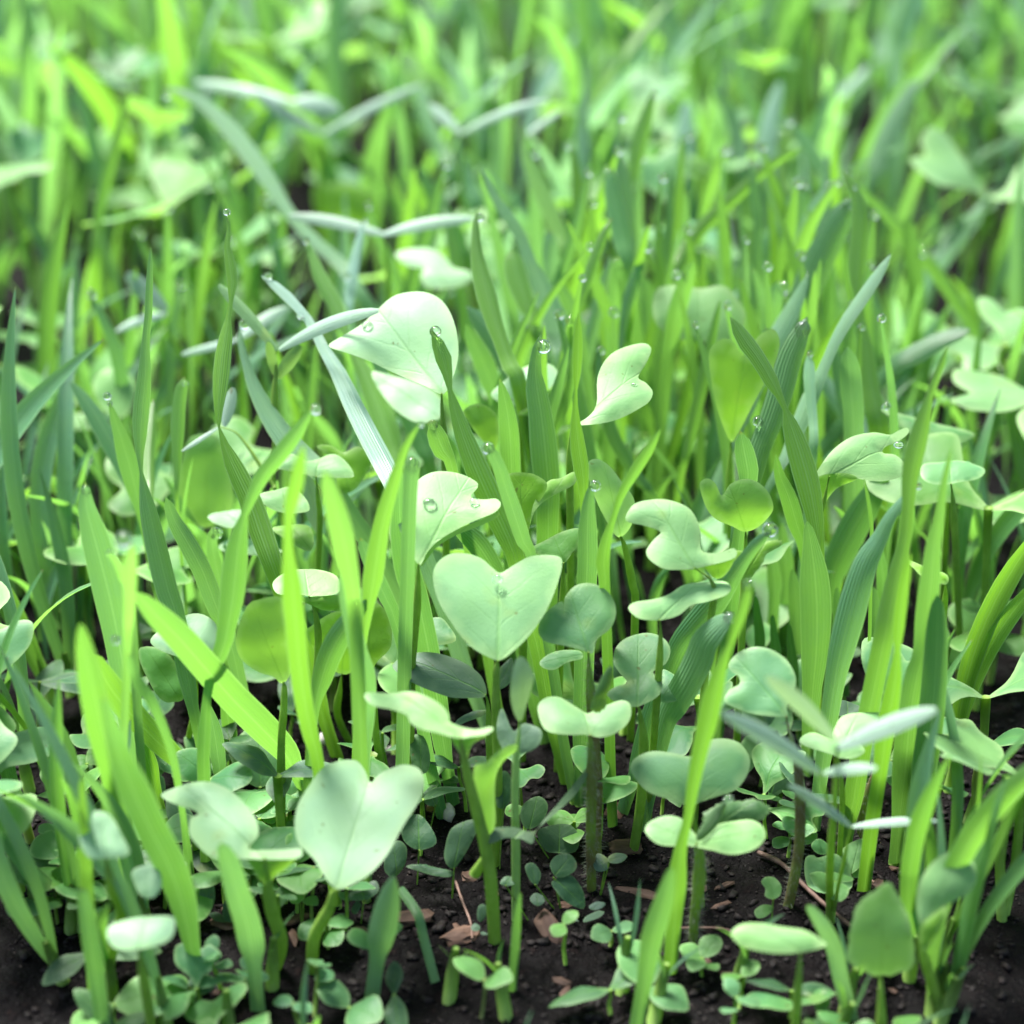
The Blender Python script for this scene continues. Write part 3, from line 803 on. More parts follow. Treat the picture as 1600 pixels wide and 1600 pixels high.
r = seedling(640, .288, 'seedling with a folded pale leaf carrying two droplets above the heart-shaped leaf', 700, 800, 'folded pale leaf with two droplets')
b = leaf(r, 'E', .286, 52, -8, '315,1105 245,985 212,880 230,780 290,700 370,645 460,622 560,630 640,665 645,700 610,750 680,768 750,770 775,810 740,855 640,890 540,930 440,985 375,1045 340,1110',
         (328, 1115), 'p', bulge=.04, cup=.06)
for x, y, k in ((390, 790, 80), (630, 778, 52)): DROPS.append((*src('E', x, y), depth_on('E', x, y) - .0008, k * ZS, r))
leaf(r, 'E', depth_on('E', 440, 985) - .001, 12, 20, '760,838 640,888 540,928 440,982 372,1045 336,1115 350,1130 376,1090 430,1025 530,962 650,915 748,868', (350, 1128), 'l', name='curled_rim', cup=.0, wave=.01, bulge=.02)
stem(r, b, 'E', '325,1150,46 320,1300,50 308,1450,46 298,1580,44 290,1700,44')

r = seedling(700, .325, 'seedling with the largest pale round leaf, upper middle, thin blade crossing it', 630, 530, 'largest pale round leaf')
b = leaf(r, 'S', .322, 46, -12, '515,545 535,530 560,513 590,488 622,464 660,457 690,470 709,502 716,545 708,585 693,614 665,604 625,584 585,568 545,557', (690, 614), 'w', bulge=.04, cup=.05)
DROPS.append((574, 508, depth_on('S', 574, 508) - .0008, 60 * ZS, r))
stem(r, b, 'S', '690,625,10 692,660,11 695,720,12')
leaf(r, 'S', .345, 55, 0, '580,583 612,588 655,602 688,622 690,650 664,662 636,654 606,630', (690, 655), 'w')

r = seedling(893, .318, 'seedling with a pale deeply notched leaf pointing right, droplet on its lobe', 965, 610, 'pale notched leaf')
b = leaf(r, 'S', .315, 50, 10, '893,663 915,653 932,632 934,588 948,562 975,544 1004,537 1017,546 1011,566 997,590 1009,600 1019,616 1012,633 990,646 955,659 920,664', (897, 663), 'p', bulge=.05)
DROPS.append((991, 603, depth_on('S', 991, 603) - .0006, 40 * ZS, r))
stem(r, b, 'S', '893,672,9 890,700,11 890,740,12')

r = seedling(815, .305, 'seedling with a lime see-through leaf just right of the folded pale leaf', 840, 770, 'lime see-through leaf')
b = leaf(r, 'E', .303, 18, -15, '735,680 800,632 880,620 960,630 1030,676 1010,740 970,800 945,860 920,960 880,970 865,880 800,790 750,725', (900, 965), 'l', bulge=.03, cup=.12)
leaf(r, 'E', .301, 30, 35, '1025,672 1100,650 1170,616 1182,645 1168,688 1080,735 1000,785 950,840 935,900 945,800', (935, 900), 'l', bulge=.03)
stem(r, b, 'E', '900,980,50 900,1060,48')
r = seedling(870, .302, 'seedling with a dark shaded leaf right above the heart-shaped leaf', 865, 850)
b = leaf(r, 'E', .299, 35, 10, '930,1040 1010,990 1100,945 1200,925 1205,1000 1160,1060 1115,1115 1050,1095 980,1065', (1115, 1110), 'g', bulge=.03)
stem(r, b, 'E', '1112,1130,40 1110,1250,40')

r = seedling(935, .276, 'blue-green seedling right of the heart-shaped leaf, two round lobes, hairy brown stem', 915, 960, 'blue-green two-lobed leaf')
b = leaf(r, 'E', .278, 42, 5, '1225,1590 1130,1565 1020,1545 975,1485 1005,1400 1060,1345 1110,1320 1117,1390 1122,1300 1180,1238 1260,1225 1340,1258 1390,1330 1396,1410 1362,1480 1295,1530 1275,1600', (1250, 1595), 'b', bulge=.05, cup=.1)
stem(r, b, 'H', '1255,120,55 1275,400,60 1290,700,75 1285,1000,70 1282,1280,68', col=BROWN, hairy=True)
leaf(r, 'H', .285, 65, 0, '985,50 1040,5 1120,-15 1210,-5 1215,30 1140,50 1070,90 1005,82', (1180, 20), 'b')

r = seedling(988, .281, 'blue-green seedling with wavy stacked lobes beside the broad pale-tipped blade', 1000, 1050, 'wavy stacked-lobe leaf')
b = leaf(r, 'S', .277, 55, 0, '958,1035 964,1011 985,995 1012,990 1036,1000 1047,1020 1040,1040 1020,1052 1034,1066 1031,1086 1010,1100 985,1105 962,1098 948,1086 962,1074 980,1066 968,1052', (996, 1104), 'b', bulge=.05, cup=.08)
leaf(r, 'S', .283, 60, 0, '1034,1048 1052,1054 1066,1066 1070,1084 1054,1097 1036,1098 1026,1086 1034,1068', (1032, 1096), 'b')
stem(r, b, 'H', '1525,300,48 1550,500,55 1535,800,55 1500,1050,55')

r = seedling(925, .271, 'seedling with a butterfly-shaped leaf on a brown hairy stem', 912, 1120, 'butterfly-shaped leaf')
b = leaf(r, 'H', .267, 72, 0, '975,330 985,280 1030,250 1090,250 1150,280 1210,310 1250,328 1300,310 1360,285 1430,265 1475,290 1480,350 1440,410 1380,450 1310,460 1250,440 1170,452 1080,450 1010,420', (1260, 445), 'p', bulge=.05, cup=.08)
leaf(r, 'H', .268, 20, 20, '1262,312 1268,260 1290,200 1335,110 1375,70 1382,150 1352,230 1345,295 1300,325', (1275, 320), 'g', 'weed', 'true_leaf', serr=.05)
stem(r, b, 'H', '1262,480,62 1268,700,62 1262,1000,55 1258,1300,52', col=BROWN, hairy=True)

r = seedling(774, .2585, 'seedling with a flat pale leaf and an upright second leaf under the heart-shaped leaf', 680, 1110, 'flat pale leaf under the heart-shaped leaf')
b = leaf(r, 'H', .256, 68, -5, '35,250 50,215 150,213 280,210 370,240 450,285 490,330 497,370 560,395 640,410 715,400 732,418 690,445 600,456 520,462 430,440 330,415 285,385 260,340 180,310 80,295', (555, 458), 'p', bulge=.03, cup=.03)
leaf(r, 'H', depth_on('H', 560, 455), 8, 15, '505,458 600,453 695,445 640,478 605,520 592,600 560,560 530,510', (580, 600), 'l', name='leaf_base')
stem(r, b, 'H', '565,520,60 590,650,56 640,850,62 690,1050,70 720,1250,72 742,1560,70')
stem(r, leaf(r, 'H', .257, 8, 38, '612,606 680,590 730,550 800,495 842,488 832,530 790,580 752,660 745,800 750,930 715,1040 680,1040 640,850 615,700', (700, 1035), 'g', bulge=.03, cup=.18), 'H', '705,1080,66', end=Vector(r.location) + Vector((-.003, 0, .012)), name='leaf_stalk')

r = seedling(770, .285, 'weed with dark veined oval leaves behind the heart-shaped leaf stem', 690, 1050, 'dark oval weed leaf', name='weed_plant', cat='weed')
b = leaf(r, 'H', .282, 50, -15, '185,75 230,22 310,0 420,10 530,40 620,90 680,150 692,235 600,248 490,240 370,200 250,140', (690, 225), 'b', 'weed', bulge=.06, cup=.1)
stem(r, b, 'H', '705,300,40 715,600,40')
leaf(r, 'H', .284, 60, 0, '510,395 580,335 690,308 680,340 600,372 540,400', (685, 325), 'b', 'weed')
leaf(r, 'H', .284, 30, 10, '752,192 752,110 790,60 838,30 836,140 795,188', (755, 188), 'b', 'weed')

r = seedling(806, .263, 'pea-like plant with a straight pale stem and a wavy drooping leaf near the soil', 845, 1290, 'wavy drooping leaf', name='pea_plant', cat='pea plant')
top = at(*src('H', 880, 370), .262)
stem(r, top, 'H', '872,450,40 858,560,44 852,800,46 855,1100,50 855,1450,54', r_top=.0006, col=(0, .5, 0, 1))
leaf(r, 'H', .258, 48, 12, '668,985 740,955 850,948 955,968 1010,900 1100,800 1190,690 1245,618 1252,650 1180,770 1055,885 968,965 945,1038 880,1012 800,1010 712,1042', (855, 1000), 'b', 'weed', bulge=.02, cup=.0)
leaf(r, 'H', .262, 10, 12, '820,200 850,50 900,28 950,110 942,180 912,290 882,372 842,320', (880, 370), 'p', 'vetch', bulge=.03, cup=.2)
leaf(r, 'H', .266, 35, 0, '750,430 780,300 840,425 900,382 992,420 982,500 900,545 800,540', (860, 540), 'b', 'weed')

r = seedling(440, .282, 'seedling with a lime backlit leaf standing upright behind the broad diagonal blade', 410, 990, 'lime backlit leaf')
b = leaf(r, 'S', .28, 8, -6, '387,946 408,936 440,933 447,960 456,1020 452,1056 440,1068 428,1056 400,1046 376,1026 370,990', (443, 1066), 'l', bulge=.03, cup=.1)
stem(r, b, 'G', '1128,180,80 1125,300,52 1112,470,42 1110,700,50 1112,1040,46', r_top=.0014)
r = seedling(480, .30, 'seedling with a flat pale leaf seen edge-on above the lime backlit leaf', 475, 910, 'flat edge-on pale leaf')
b = leaf(r, 'D', .292, 76, 0, '1065,1230 1110,1180 1200,1147 1320,1150 1410,1185 1432,1250 1400,1285 1300,1292 1180,1290 1090,1285', (1260, 1290), 'p')
leaf(r, 'D', depth_on('D', 1260, 1290), 12, 0, '1215,1298 1420,1290 1540,1318 1610,1345 1590,1375 1380,1372 1290,1345', (1400, 1372), 'l', name='leaf_base')
stem(r, b, 'D', '1300,1400,40 1310,1600,40')
r = seedling(560, .31, 'seedling with yellow-lime shaded leaves low between the left blades', 560, 975, name='broadleaf_seedling')
b = leaf(r, 'D', .303, 15, 10, '1240,1500 1290,1440 1370,1390 1440,1370 1560,1370 1640,1420 1640,1600 1540,1680 1440,1720 1350,1640', (1440, 1715), 'l')
stem(r, b, 'D', '1430,1800,40 1420,1950,40')
r = seedling(600, .295, 'seedling with bright lime leaf next to the flat pale leaf under the heart', 595, 1030)
b = leaf(r, 'E', .292, 15, -20, '-40,1330 40,1320 120,1340 170,1420 180,1560 110,1640 60,1700 20,1660 -40,1560', (70, 1690), 'l')
stem(r, b, 'E', '80,1800,40 90,2000,42')

r = seedling(290, .305, 'seedling with a pale rounded leaf above a drooping darker one, left', 295, 985, 'pale rounded leaf on the left')
b = leaf(r, 'S', .298, 45, 10, '235,1004 250,985 280,966 310,958 334,970 343,995 335,1018 300,1028 262,1022', (310, 1026), 'w')
leaf(r, 'G', .30, 25, 10, '330,-10 450,-25 540,60 585,160 580,250 520,268 470,262 410,190', (560, 258), 'g')
stem(r, b, 'G', '640,60,36 640,300,36')

r = seedling(420, .252, 'blurred seedling with a pale curled leaf low on the left', 340, 1280, 'blurred curled pale leaf')
b = leaf(r, 'G', .247, 58, -12, '455,770 540,725 640,705 750,712 850,760 930,840 980,920 985,1000 930,1058 1000,1070 1100,1065 1212,1058 1200,1105 1000,1118 850,1122 750,1115 660,1050 612,980 620,900 662,880 620,850 540,820', (1020, 1115), 'w', bulge=.05)
leaf(r, 'G', depth_on('G', 1040, 1112), 10, 10, '930,1112 1050,1112 1205,1080 1150,1160 1080,1210 1040,1260 990,1230 960,1180', (1040, 1255), 'l', name='leaf_base')
stem(r, b, 'G', '1035,1250,70 1060,1400,74 1110,1580,74', r_top=.0014)

r = seedling(487, .252, 'blurred foreground seedling with a large pale two-lobed leaf', 565, 1280, 'large blurred two-lobed leaf')
b = leaf(r, 'S', .246, 63, 0, '513,1380 490,1345 468,1325 462,1296 468,1265 485,1235 505,1206 530,1192 556,1189 570,1203 579,1222 592,1210 612,1201 632,1198 655,1210 664,1236 655,1266 630,1300 605,1342 580,1370 550,1386 530,1390', (526, 1390), 'w', bulge=.02, cup=.26, wave=.04)
stem(r, b, 'G', '1395,1300,95 1375,1380,80 1340,1450,72 1285,1570,70', r_top=.0022)

r = seedling(165, .246, 'blurred pale seedling in the bottom left corner, drooping lime stalks', 165, 1310, 'blurred pale corner leaf')
b = leaf(r, 'G', .238, 40, 10, '40,880 100,860 180,880 240,980 287,1080 250,1112 150,1118 60,1112 10,1000', (160, 1116), 'w')
stem(r, b, 'G', '170,1180,70 200,1300,70 240,1420,60')
leaf(r, 'G', .240, 45, 0, '300,1190 370,1155 430,1150 465,1250 420,1330 350,1320 315,1260', (370, 1325), 'w')
r = seedling(240, .236, 'blurred flat pale leaf at the bottom edge, left corner', 225, 1460)
b = leaf(r, 'G', .230, 60, 0, '170,1500 300,1442 480,1430 535,1460 505,1560 350,1610 200,1600', (340, 1605), 'w')
stem(r, b, 'G', '345,1650,60')

r = seedling(1140, .34, 'seedling with an upright lime notched leaf right of centre, behind broad ribbed blade', 1145, 600, 'upright lime notched leaf')
b = leaf(r, 'C', .336, 10, -8, '305,1530 322,1460 380,1420 432,1432 470,1488 512,1515 560,1430 612,1386 662,1376 690,1450 650,1600 600,1680 540,1790 470,1930 425,1985 375,1880 330,1720', (425, 1985), 'l', bulge=.03, cup=.1)
stem(r, b, 'F', '425,500,34 415,700,36')
r = seedling(1150, .305, 'seedling with a cupped lime leaf with a narrow notch under the broad ribbed blade', 1145, 790, 'cupped lime leaf')
b = leaf(r, 'F', .303, 14, 8, '250,695 262,660 300,650 340,680 375,745 420,682 490,652 560,665 620,720 646,800 622,862 570,922 500,946 430,912 340,870 285,805', (505, 944), 'y', bulge=.06, cup=.16)
stem(r, b, 'F', '505,980,40 500,1150,42')

r = seedling(1085, .289, 'seedling with a curled round leaf and a toothed lime true leaf, centre right', 1050, 835, 'curled round leaf')
b = leaf(r, 'S', .284, 46, 5, '978,815 985,795 1000,785 1025,781 1050,785 1078,799 1094,828 1096,857 1120,863 1146,858 1148,872 1112,881 1090,886 1062,890 1036,890 1016,876 1010,860 1022,842 1032,832 1010,823', (1085, 887), 'p', bulge=.05)
leaf(r, 'F', depth_on('F', 340, 1080), 12, 0, '240,1095 330,1070 440,1048 432,1120 385,1185 335,1195 280,1140', (360, 1190), 'l', name='leaf_base')
leaf(r, 'F', .287, 25, 15, '440,1052 540,1042 600,1002 688,985 692,1020 620,1062 592,1120 525,1200 482,1212 430,1135', (480, 1208), 'l', 'leaf', 'true_leaf', serr=.05)
stem(r, b, 'F', '330,1230,36 310,1450,40 290,1650,40')
r = seedling(1012, .286, 'seedling with an S-shaped flat leaf below the curled round leaf', 1060, 938, 'S-shaped flat leaf')
b = leaf(r, 'S', .279, 70, 0, '982,955 990,945 1020,940 1045,930 1070,912 1100,907 1130,908 1142,919 1135,932 1105,942 1080,946 1060,960 1030,968 1000,969', (1030, 968), 'p', bulge=.03)
stem(r, b, 'S', '1032,990,11 1030,1040,12')

r = seedling(1290, .315, 'seedling with a pale leaf whose lobes curl up, droplet in its notch, right side', 1340, 720, 'pale leaf with curled lobes')
b = leaf(r, 'F', .312, 48, 8, '880,645 930,560 990,490 1080,430 1200,400 1290,410 1340,384 1386,370 1392,400 1342,440 1262,480 1255,512 1320,520 1370,570 1377,622 1330,652 1230,676 1130,656 1050,622 950,628', (960, 640), 'p', bulge=.05, cup=.06)
DROPS.append((*src('F', 1335, 470), .308, 52 * ZS, r))
leaf(r, 'F', depth_on('F', 1000, 630), 10, -15, '880,660 950,628 1050,624 1112,655 1010,700 960,750 935,785 905,725', (930, 782), 'l', name='leaf_base')
stem(r, b, 'F', '925,800,36 905,900,36')
r = seedling(1500, .325, 'seedling with a flat blue-green leaf cut by the right edge, beside the tall blade', 1460, 740)
b = leaf(r, 'F', .322, 74, 0, '1450,592 1540,566 1650,558 1800,600 1760,660 1600,682 1480,672', (1620, 678), 'b')
stem(r, b, 'F', '1630,760,40 1640,900,40')
r = seedling(1470, .345, 'seedling with a shaded leaf above the flat blue-green leaf at the right edge', 1430, 680)
b = leaf(r, 'F', .34, 62, 0, '1240,280 1330,300 1430,325 1600,370 1750,420 1600,490 1490,470 1420,425 1300,335', (1600, 480), 'd')
stem(r, b, 'F', '1600,560,40 1600,700,40')
DROPS.append((*src('F', 1270, 262), .336, 50 * ZS, r))
r = seedling(1460, .33, 'shaded seedling with toothed leaf tip reaching in from the right edge', 1440, 900)
b = leaf(r, 'F', .29, 55, 0, '1318,1065 1360,1080 1430,1115 1500,1140 1600,1180 1590,1230 1480,1200 1400,1130', (1590, 1215), 'l')
stem(r, b, 'F', '1590,1300,34 1570,1500,34')

r = seedling(1228, .266, 'blue-green seedling with notched leaf on a long hairy brown stem, right', 1190, 1070, 'blue-green notched leaf')
b = leaf(r, 'S', .268, 45, -8, '1138,1042 1150,1022 1176,1013 1206,1018 1230,1035 1243,1060 1240,1082 1229,1105 1230,1119 1200,1120 1160,1112 1132,1099 1140,1079 1155,1070 1154,1057', (1229, 1119), 'b', bulge=.06, cup=.1)
stem(r, b, 'I', '725,360,28 755,480,34 785,600,48 800,800,58 790,1100,58 785,1400,56', r_top=.0005, col=BROWN, hairy=True)
r = seedling(1098, .267, 'blue-green seedling with a wide two-lobed leaf behind the tall bright blade', 1085, 1210, 'wide two-lobed blue-green leaf')
b = leaf(r, 'S', .264, 45, 0, '984,1202 995,1185 1020,1175 1050,1178 1075,1183 1090,1176 1104,1160 1130,1156 1155,1164 1170,1186 1168,1210 1150,1235 1120,1245 1095,1252 1078,1258 1048,1250 1015,1240 995,1222', (1080, 1257), 'b', bulge=.05, cup=.12)
stem(r, b, 'S', '1085,1280,11 1090,1330,12')
r = seedling(1084, .2585, 'seedling with two flat cotyledons and toothed young leaves on a bristly stem', 1100, 1300, 'bristly-stemmed seedling')
b = leaf(r, 'S', .2545, 66, 0, '1008,1300 1015,1284 1040,1275 1064,1280 1080,1296 1092,1312 1085,1322 1070,1320 1050,1323 1025,1318', (1088, 1318), 'p', name='cotyledon')
leaf(r, 'S', .2545, 66, 0, '1086,1320 1110,1296 1140,1284 1170,1280 1190,1290 1196,1308 1180,1328 1150,1336 1115,1330', (1092, 1320), 'p', name='cotyledon')
leaf(r, 'I', .2545, 22, 25, '235,1010 250,960 300,880 380,808 402,828 365,920 305,985 262,1020', (245, 1015), 'y', 'weed', 'true_leaf')
leaf(r, 'I', .2575, 42, 0, '270,890 330,840 400,810 490,800 565,796 640,850 575,915 485,912 385,950 300,980', (300, 975), 'g', 'weed', 'true_leaf', serr=.05, wave=.12)
stem(r, b, 'I', '252,1080,100 255,1160,86 245,1300,66 225,1450,54 220,1570,52', r_top=.0017, hairy=True, col=(0, 0, .5, 1))
DROPS.append((*src('I', 412, 795), .2545, 60 * ZS, r))

r = seedling(1296, .263, 'vetch with narrow pale leaflets in pairs on a thin upright stem, lower right', 1300, 1180, 'narrow-leaved vetch', name='vetch_plant', cat='vetch')
top = at(*src('I', 1000, 500), .245)
stem(r, top, 'I', '1000,560,24 990,800,34 972,1000,42 962,1200,44 958,1450,44', r_top=.00035)
for x0, y0, x1, y1, w, Y0, Y1 in ((985, 480, 620, 130, 95, .2455, .238), (910, 655, 375, 330, 95, .245, .236), (1000, 520, 1540, 310, 105, .245, .240),
                                  (925, 655, 1215, 630, 62, .245, .236), (1078, 945, 735, 720, 58, .25, .246), (1085, 945, 1545, 915, 46, .25, .25)):
    leaflet(r, 'I', Y0, Y1, x0, y0, x1, y1, w, 'w', sag=.03)
stem(r, at(*src('I', 1080, 945), .25), 'I', '1060,1020,22 1040,1130,22 1010,1260,22', r_top=.0003, name='side_stalk', end=at(*src('I', 985, 1400), .2615))
stem(r, at(*src('I', 912, 655), .245), 'I', '930,730,20', r_top=.0003, name='side_stalk', end=at(*src('I', 975, 900), .253))
r = seedling(1310, .274, 'pale seedling with a low wavy leaf right behind the narrow-leaved vetch', 1330, 1150)
b = leaf(r, 'I', .268, 60, 0, '985,420 1030,345 1150,320 1280,328 1375,385 1330,440 1200,470 1130,490 1152,540 1080,580 960,560 860,530 798,490 820,450 880,440 960,478', (1010, 570), 'p')
stem(r, b, 'I', '1020,640,30 1030,800,32')
r = seedling(1295, .27, 'small seedling with a round blue-green leaf at the foot of the vetch stem', 1295, 1375)
b = leaf(r, 'I', .268, 22, 0, '830,1115 870,1098 900,1112 990,1090 1050,1150 1086,1240 1062,1330 1000,1385 900,1370 850,1290 825,1200', (990, 1382), 'b', 'leaf', bulge=.04)
leaf(r, 'I', .272, 30, 0, '860,1045 900,1010 950,1040 955,1090 895,1092', (920, 1092), 'd')
stem(r, b, 'I', '990,1400,30')
r = seedling(1395, .283, 'blue-green seedling with rounded lobes behind the long upright blades, right', 1395, 1040, 'blue-green lobes behind the upright blades')
b = leaf(r, 'S', .28, 38, 0, '1345,1030 1350,1010 1370,998 1395,1000 1410,1024 1418,1034 1440,1030 1448,1060 1422,1086 1395,1090 1375,1080 1355,1060', (1390, 1088), 'b', cup=.1)
stem(r, b, 'S', '1392,1110,12 1380,1180,14 1345,1290,17', hairy=True, col=BROWN)
r = seedling(1380, .234, 'bright toothed leaf standing at the bottom edge, lower right', 1375, 1430, 'bright toothed leaf')
b = leaf(r, 'I', .236, 20, -5, '1065,1680 1062,1560 1085,1430 1120,1350 1200,1290 1278,1240 1312,1280 1352,1350 1392,1440 1415,1560 1410,1700 1250,1760', (1240, 1760), 'y', 'leaf', cup=.14, serr=.025)
stem(r, b, 'I', '1240,1800,60')
r = seedling(1470, .240, 'pale cupped seedling cut by the right edge at the lower corner', 1450, 1390, 'pale cupped leaf in the lower right corner')
b = leaf(r, 'I', .236, 26, -10, '1440,1290 1480,1190 1570,1100 1700,1080 1760,1200 1720,1300 1600,1372 1520,1432 1462,1482 1438,1400', (1465, 1480), 'p', cup=.1)
leaf(r, 'I', .235, 10, -30, '1470,1620 1458,1492 1520,1428 1602,1368 1575,1480 1525,1570', (1478, 1620), 'l', name='leaf_base')
stem(r, b, 'I', '1462,1540,60 1470,1640,60')
r = seedling(1240, .235, 'flat pale leaf lying along the bottom edge, right of the bristly seedling', 1210, 1455)
b = leaf(r, 'I', .234, 55, 0, '425,1535 470,1482 560,1468 700,1488 820,1510 912,1560 930,1600 700,1640 500,1600', (800, 1630), 'p')
stem(r, b, 'I', '800,1680,50')

r = seedling(645, .302, 'shaded blue-green leaf low behind the stem of the folded leaf', 660, 985)
b = leaf(r, 'E', .297, 55, 0, '240,1490 300,1440 420,1410 480,1440 530,1540 400,1556 280,1542', (400, 1552), 'b')
stem(r, b, 'E', '400,1640,34 400,1800,34')
r = seedling(985, .31, 'seedling with a tall blue-green leaf on a bent stalk right of the centre blades', 945, 770, 'tall blue-green leaf')
b = leaf(r, 'E', .302, 14, 12, '1245,565 1300,545 1370,590 1430,670 1490,750 1502,830 1475,920 1425,972 1382,945 1340,870 1290,770 1250,660', (1425, 968), 'p', cup=.12)
stem(r, b, 'E', '1440,1000,60 1465,1100,50 1490,1230,46 1505,1330,44')
r = seedling(750, .335, 'upright rounded green leaf between blades above the folded pale leaf', 750, 655)
b = leaf(r, 'E', .33, 12, -10, '570,290 620,252 680,250 740,290 758,340 760,440 730,500 660,430 610,360', (735, 495), 'y')
stem(r, b, 'E', '740,560,36 745,700,36')
r = seedling(840, .345, 'pale leaves half hidden behind centre blades above the lime see-through leaf', 860, 600)
b = leaf(r, 'E', .34, 45, 0, '720,200 790,130 880,60 980,30 1060,40 1090,110 1030,190 990,230 900,250 800,250', (880, 248), 'w')
leaf(r, 'E', .338, 25, 0, '870,300 930,260 1010,190 1062,142 1055,200 1000,260 930,310', (880, 305), 'l')
stem(r, b, 'E', '880,320,36 880,500,36')
r = seedling(320, .35, 'seedling with a big dark upright leaf at mid left behind twisted blades', 320, 755, 'big dark upright leaf')
b = leaf(r, 'D', .347, 14, 6, '600,450 680,410 760,420 800,500 842,650 850,780 800,870 690,922 620,862 560,780 555,650', (700, 918), 'g', bulge=.05, cup=.1)
stem(r, b, 'D', '700,980,40 700,1100,40')
r = seedling(180, .385, 'seedling with a round pale blue-green leaf at the left edge', 180, 615, 'round pale leaf at the left edge')
b = leaf(r, 'D', .38, 40, 8, '88,170 115,85 200,50 280,80 322,160 302,260 240,325 150,290', (230, 322), 'p')
leaf(r, 'D', .385, 65, 0, '-80,330 20,300 110,330 130,370 40,390 -60,385', (100, 380), 'p')
stem(r, b, 'D', '240,400,36 245,560,36')
r = seedling(340, .335, 'seedling with flat pale leaves right of the dark upright leaf', 345, 815)
b = leaf(r, 'D', .328, 74, 0, '712,870 760,840 880,828 960,850 970,895 862,922 760,906', (900, 915), 'w')
leaf(r, 'D', .326, 70, 0, '775,1022 850,980 960,985 1080,1030 1120,1050 990,1062 900,1065 800,1055', (960, 1060), 'w')
stem(r, b, 'D', '900,1000,34 905,1150,34')
r = seedling(490, .328, 'seedling with a pale flat leaf and a lime one under the right-leaning blade', 490, 735, 'pale flat leaf under the leaning blade')
b = leaf(r, 'D', .322, 66, 0, '1090,602 1160,520 1250,560 1380,520 1450,550 1502,620 1482,652 1300,642 1180,622', (1300, 640), 'p')
leaf(r, 'D', .325, 30, 0, '1300,480 1380,474 1450,510 1530,480 1605,545 1565,640 1500,720 1400,730 1400,640 1480,600 1400,545', (1480, 725), 'l')
stem(r, b, 'D', '1310,760,34 1320,900,34')
r = seedling(450, .322, 'seedling with flat pale leaves left of the folded leaf, behind blurred blade', 440, 800)
b = leaf(r, 'D', .316, 66, 0, '980,750 1080,715 1160,700 1240,760 1262,830 1160,840 1050,820', (1150, 838), 'p')
leaf(r, 'D', .315, 60, 0, '1060,930 1160,905 1260,910 1290,1000 1260,1050 1180,1010', (1270, 1040), 'l')
stem(r, b, 'D', '1150,900,34 1155,1050,34')

r = seedling(455, .325, 'vetch with one thin stem crossing the left blades and pale narrow leaflets', 428, 545, 'thin-stemmed vetch', name='vetch_plant', cat='vetch')
top = at(*src('D', 1082, -40), .338)
stem(r, top, 'D', '1082,60,26 1075,200,40 1078,400,26 1065,600,26 1080,740,30 1115,860,32 1145,980,34 1170,1120,34', r_top=.0005, col=(0, 0, .2, 1))
leaflet(r, 'A', .338, .345, 1090, 1490, 770, 1130, 68, 'g', sag=.02, tilt=.2)
leaflet(r, 'A', .338, .330, 1100, 1485, 1640, 1270, 74, 'w', sag=.05)
leaflet(r, 'D', .338, .336, 1080, 100, 1040, -90, 55, 'g', tilt=.2)
leaflet(r, 'D', .338, .336, 1090, 110, 1215, -70, 75, 'g', tilt=.2)
leaflet(r, 'D', .33, .328, 1240, 610, 1320, 955, 95, 'w', sag=.0, tilt=.2)
stem(r, at(*src('D', 770, 370), .335), 'D', '860,400,16 930,480,20 990,570,22', r_top=.0003, name='side_stalk', end=at(*src('D', 1075, 700), .33))
leaflet(r, 'D', .335, .33, 770, 375, 570, 505, 24, 'w')
leaflet(r, 'D', .335, .338, 800, 370, 850, 160, 70, 'w', tilt=.3)
r = seedling(600, .41, 'vetch with two long whitish leaflets spread flat, blurred, upper left of centre', 600, 360, 'vetch with whitish spread leaflets', name='vetch_plant', cat='vetch')
stem(r, at(600, 367, .40), 'S', '603,400,7 606,450,8', r_top=.0004)
leaflet(r, 'S', .40, .40, 598, 367, 740, 342, 19, 'w', sag=.04)
leaflet(r, 'S', .40, .405, 602, 367, 452, 337, 19, 'w', sag=.03)
r = seedling(260, .405, 'small vetch with a white oval leaflet behind a tall left blade', 235, 460, 'white oval leaflet', name='vetch_plant', cat='vetch')
stem(r, at(262, 488, .40), 'S', '264,522,9 290,580,9', r_top=.0004, col=(0, 0, 0, 1))
leaflet(r, 'A', .40, .40, 490, 1275, 272, 1070, 105, 'w', tilt=.3)
leaflet(r, 'A', .40, .395, 490, 1290, 215, 1385, 48, 'w', sag=.06)
r = seedling(380, .395, 'thin vetch with a narrow pale leaflet pointing right, mid left', 365, 515, name='vetch_plant', cat='vetch')
stem(r, at(*src('A', 870, 1430), .385), 'A', '880,1500,22 890,1650,24', r_top=.0004)
leaflet(r, 'A', .385, .38, 870, 1430, 570, 1510, 40, 'w')
leaflet(r, 'A', .385, .39, 870, 1430, 1135, 1255, 62, 'w', sag=.04)
r = seedling(500, .50, 'blurred vetch with whitish leaflets at the top edge, left', 505, 190, 'whitish vetch at the top edge', name='vetch_plant', cat='vetch')
stem(r, at(*src('A', 1335, 312), .49), 'A', '1330,420,26 1320,600,26', r_top=.0005)
leaflet(r, 'A', .49, .49, 1340, 312, 1860, 50, 50, 'w', sag=.02)
leaflet(r, 'A', .49, .49, 1330, 312, 960, 90, 70, 'w', sag=.0)
leaflet(r, 'A', .49, .49, 1180, 140, 1430, 195, 105, 'w', sag=.08)
leaflet(r, 'A', .49, .50, 1180, 140, 640, 30, 60, 'w', sag=.02)
r = seedling(760, .47, 'blurred vetch with thin whitish leaflets near the top edge, middle', 770, 190, name='vetch_plant', cat='vetch')
stem(r, at(*src('B', 560, 310), .46), 'B', '560,420,24 560,600,26', r_top=.0005)
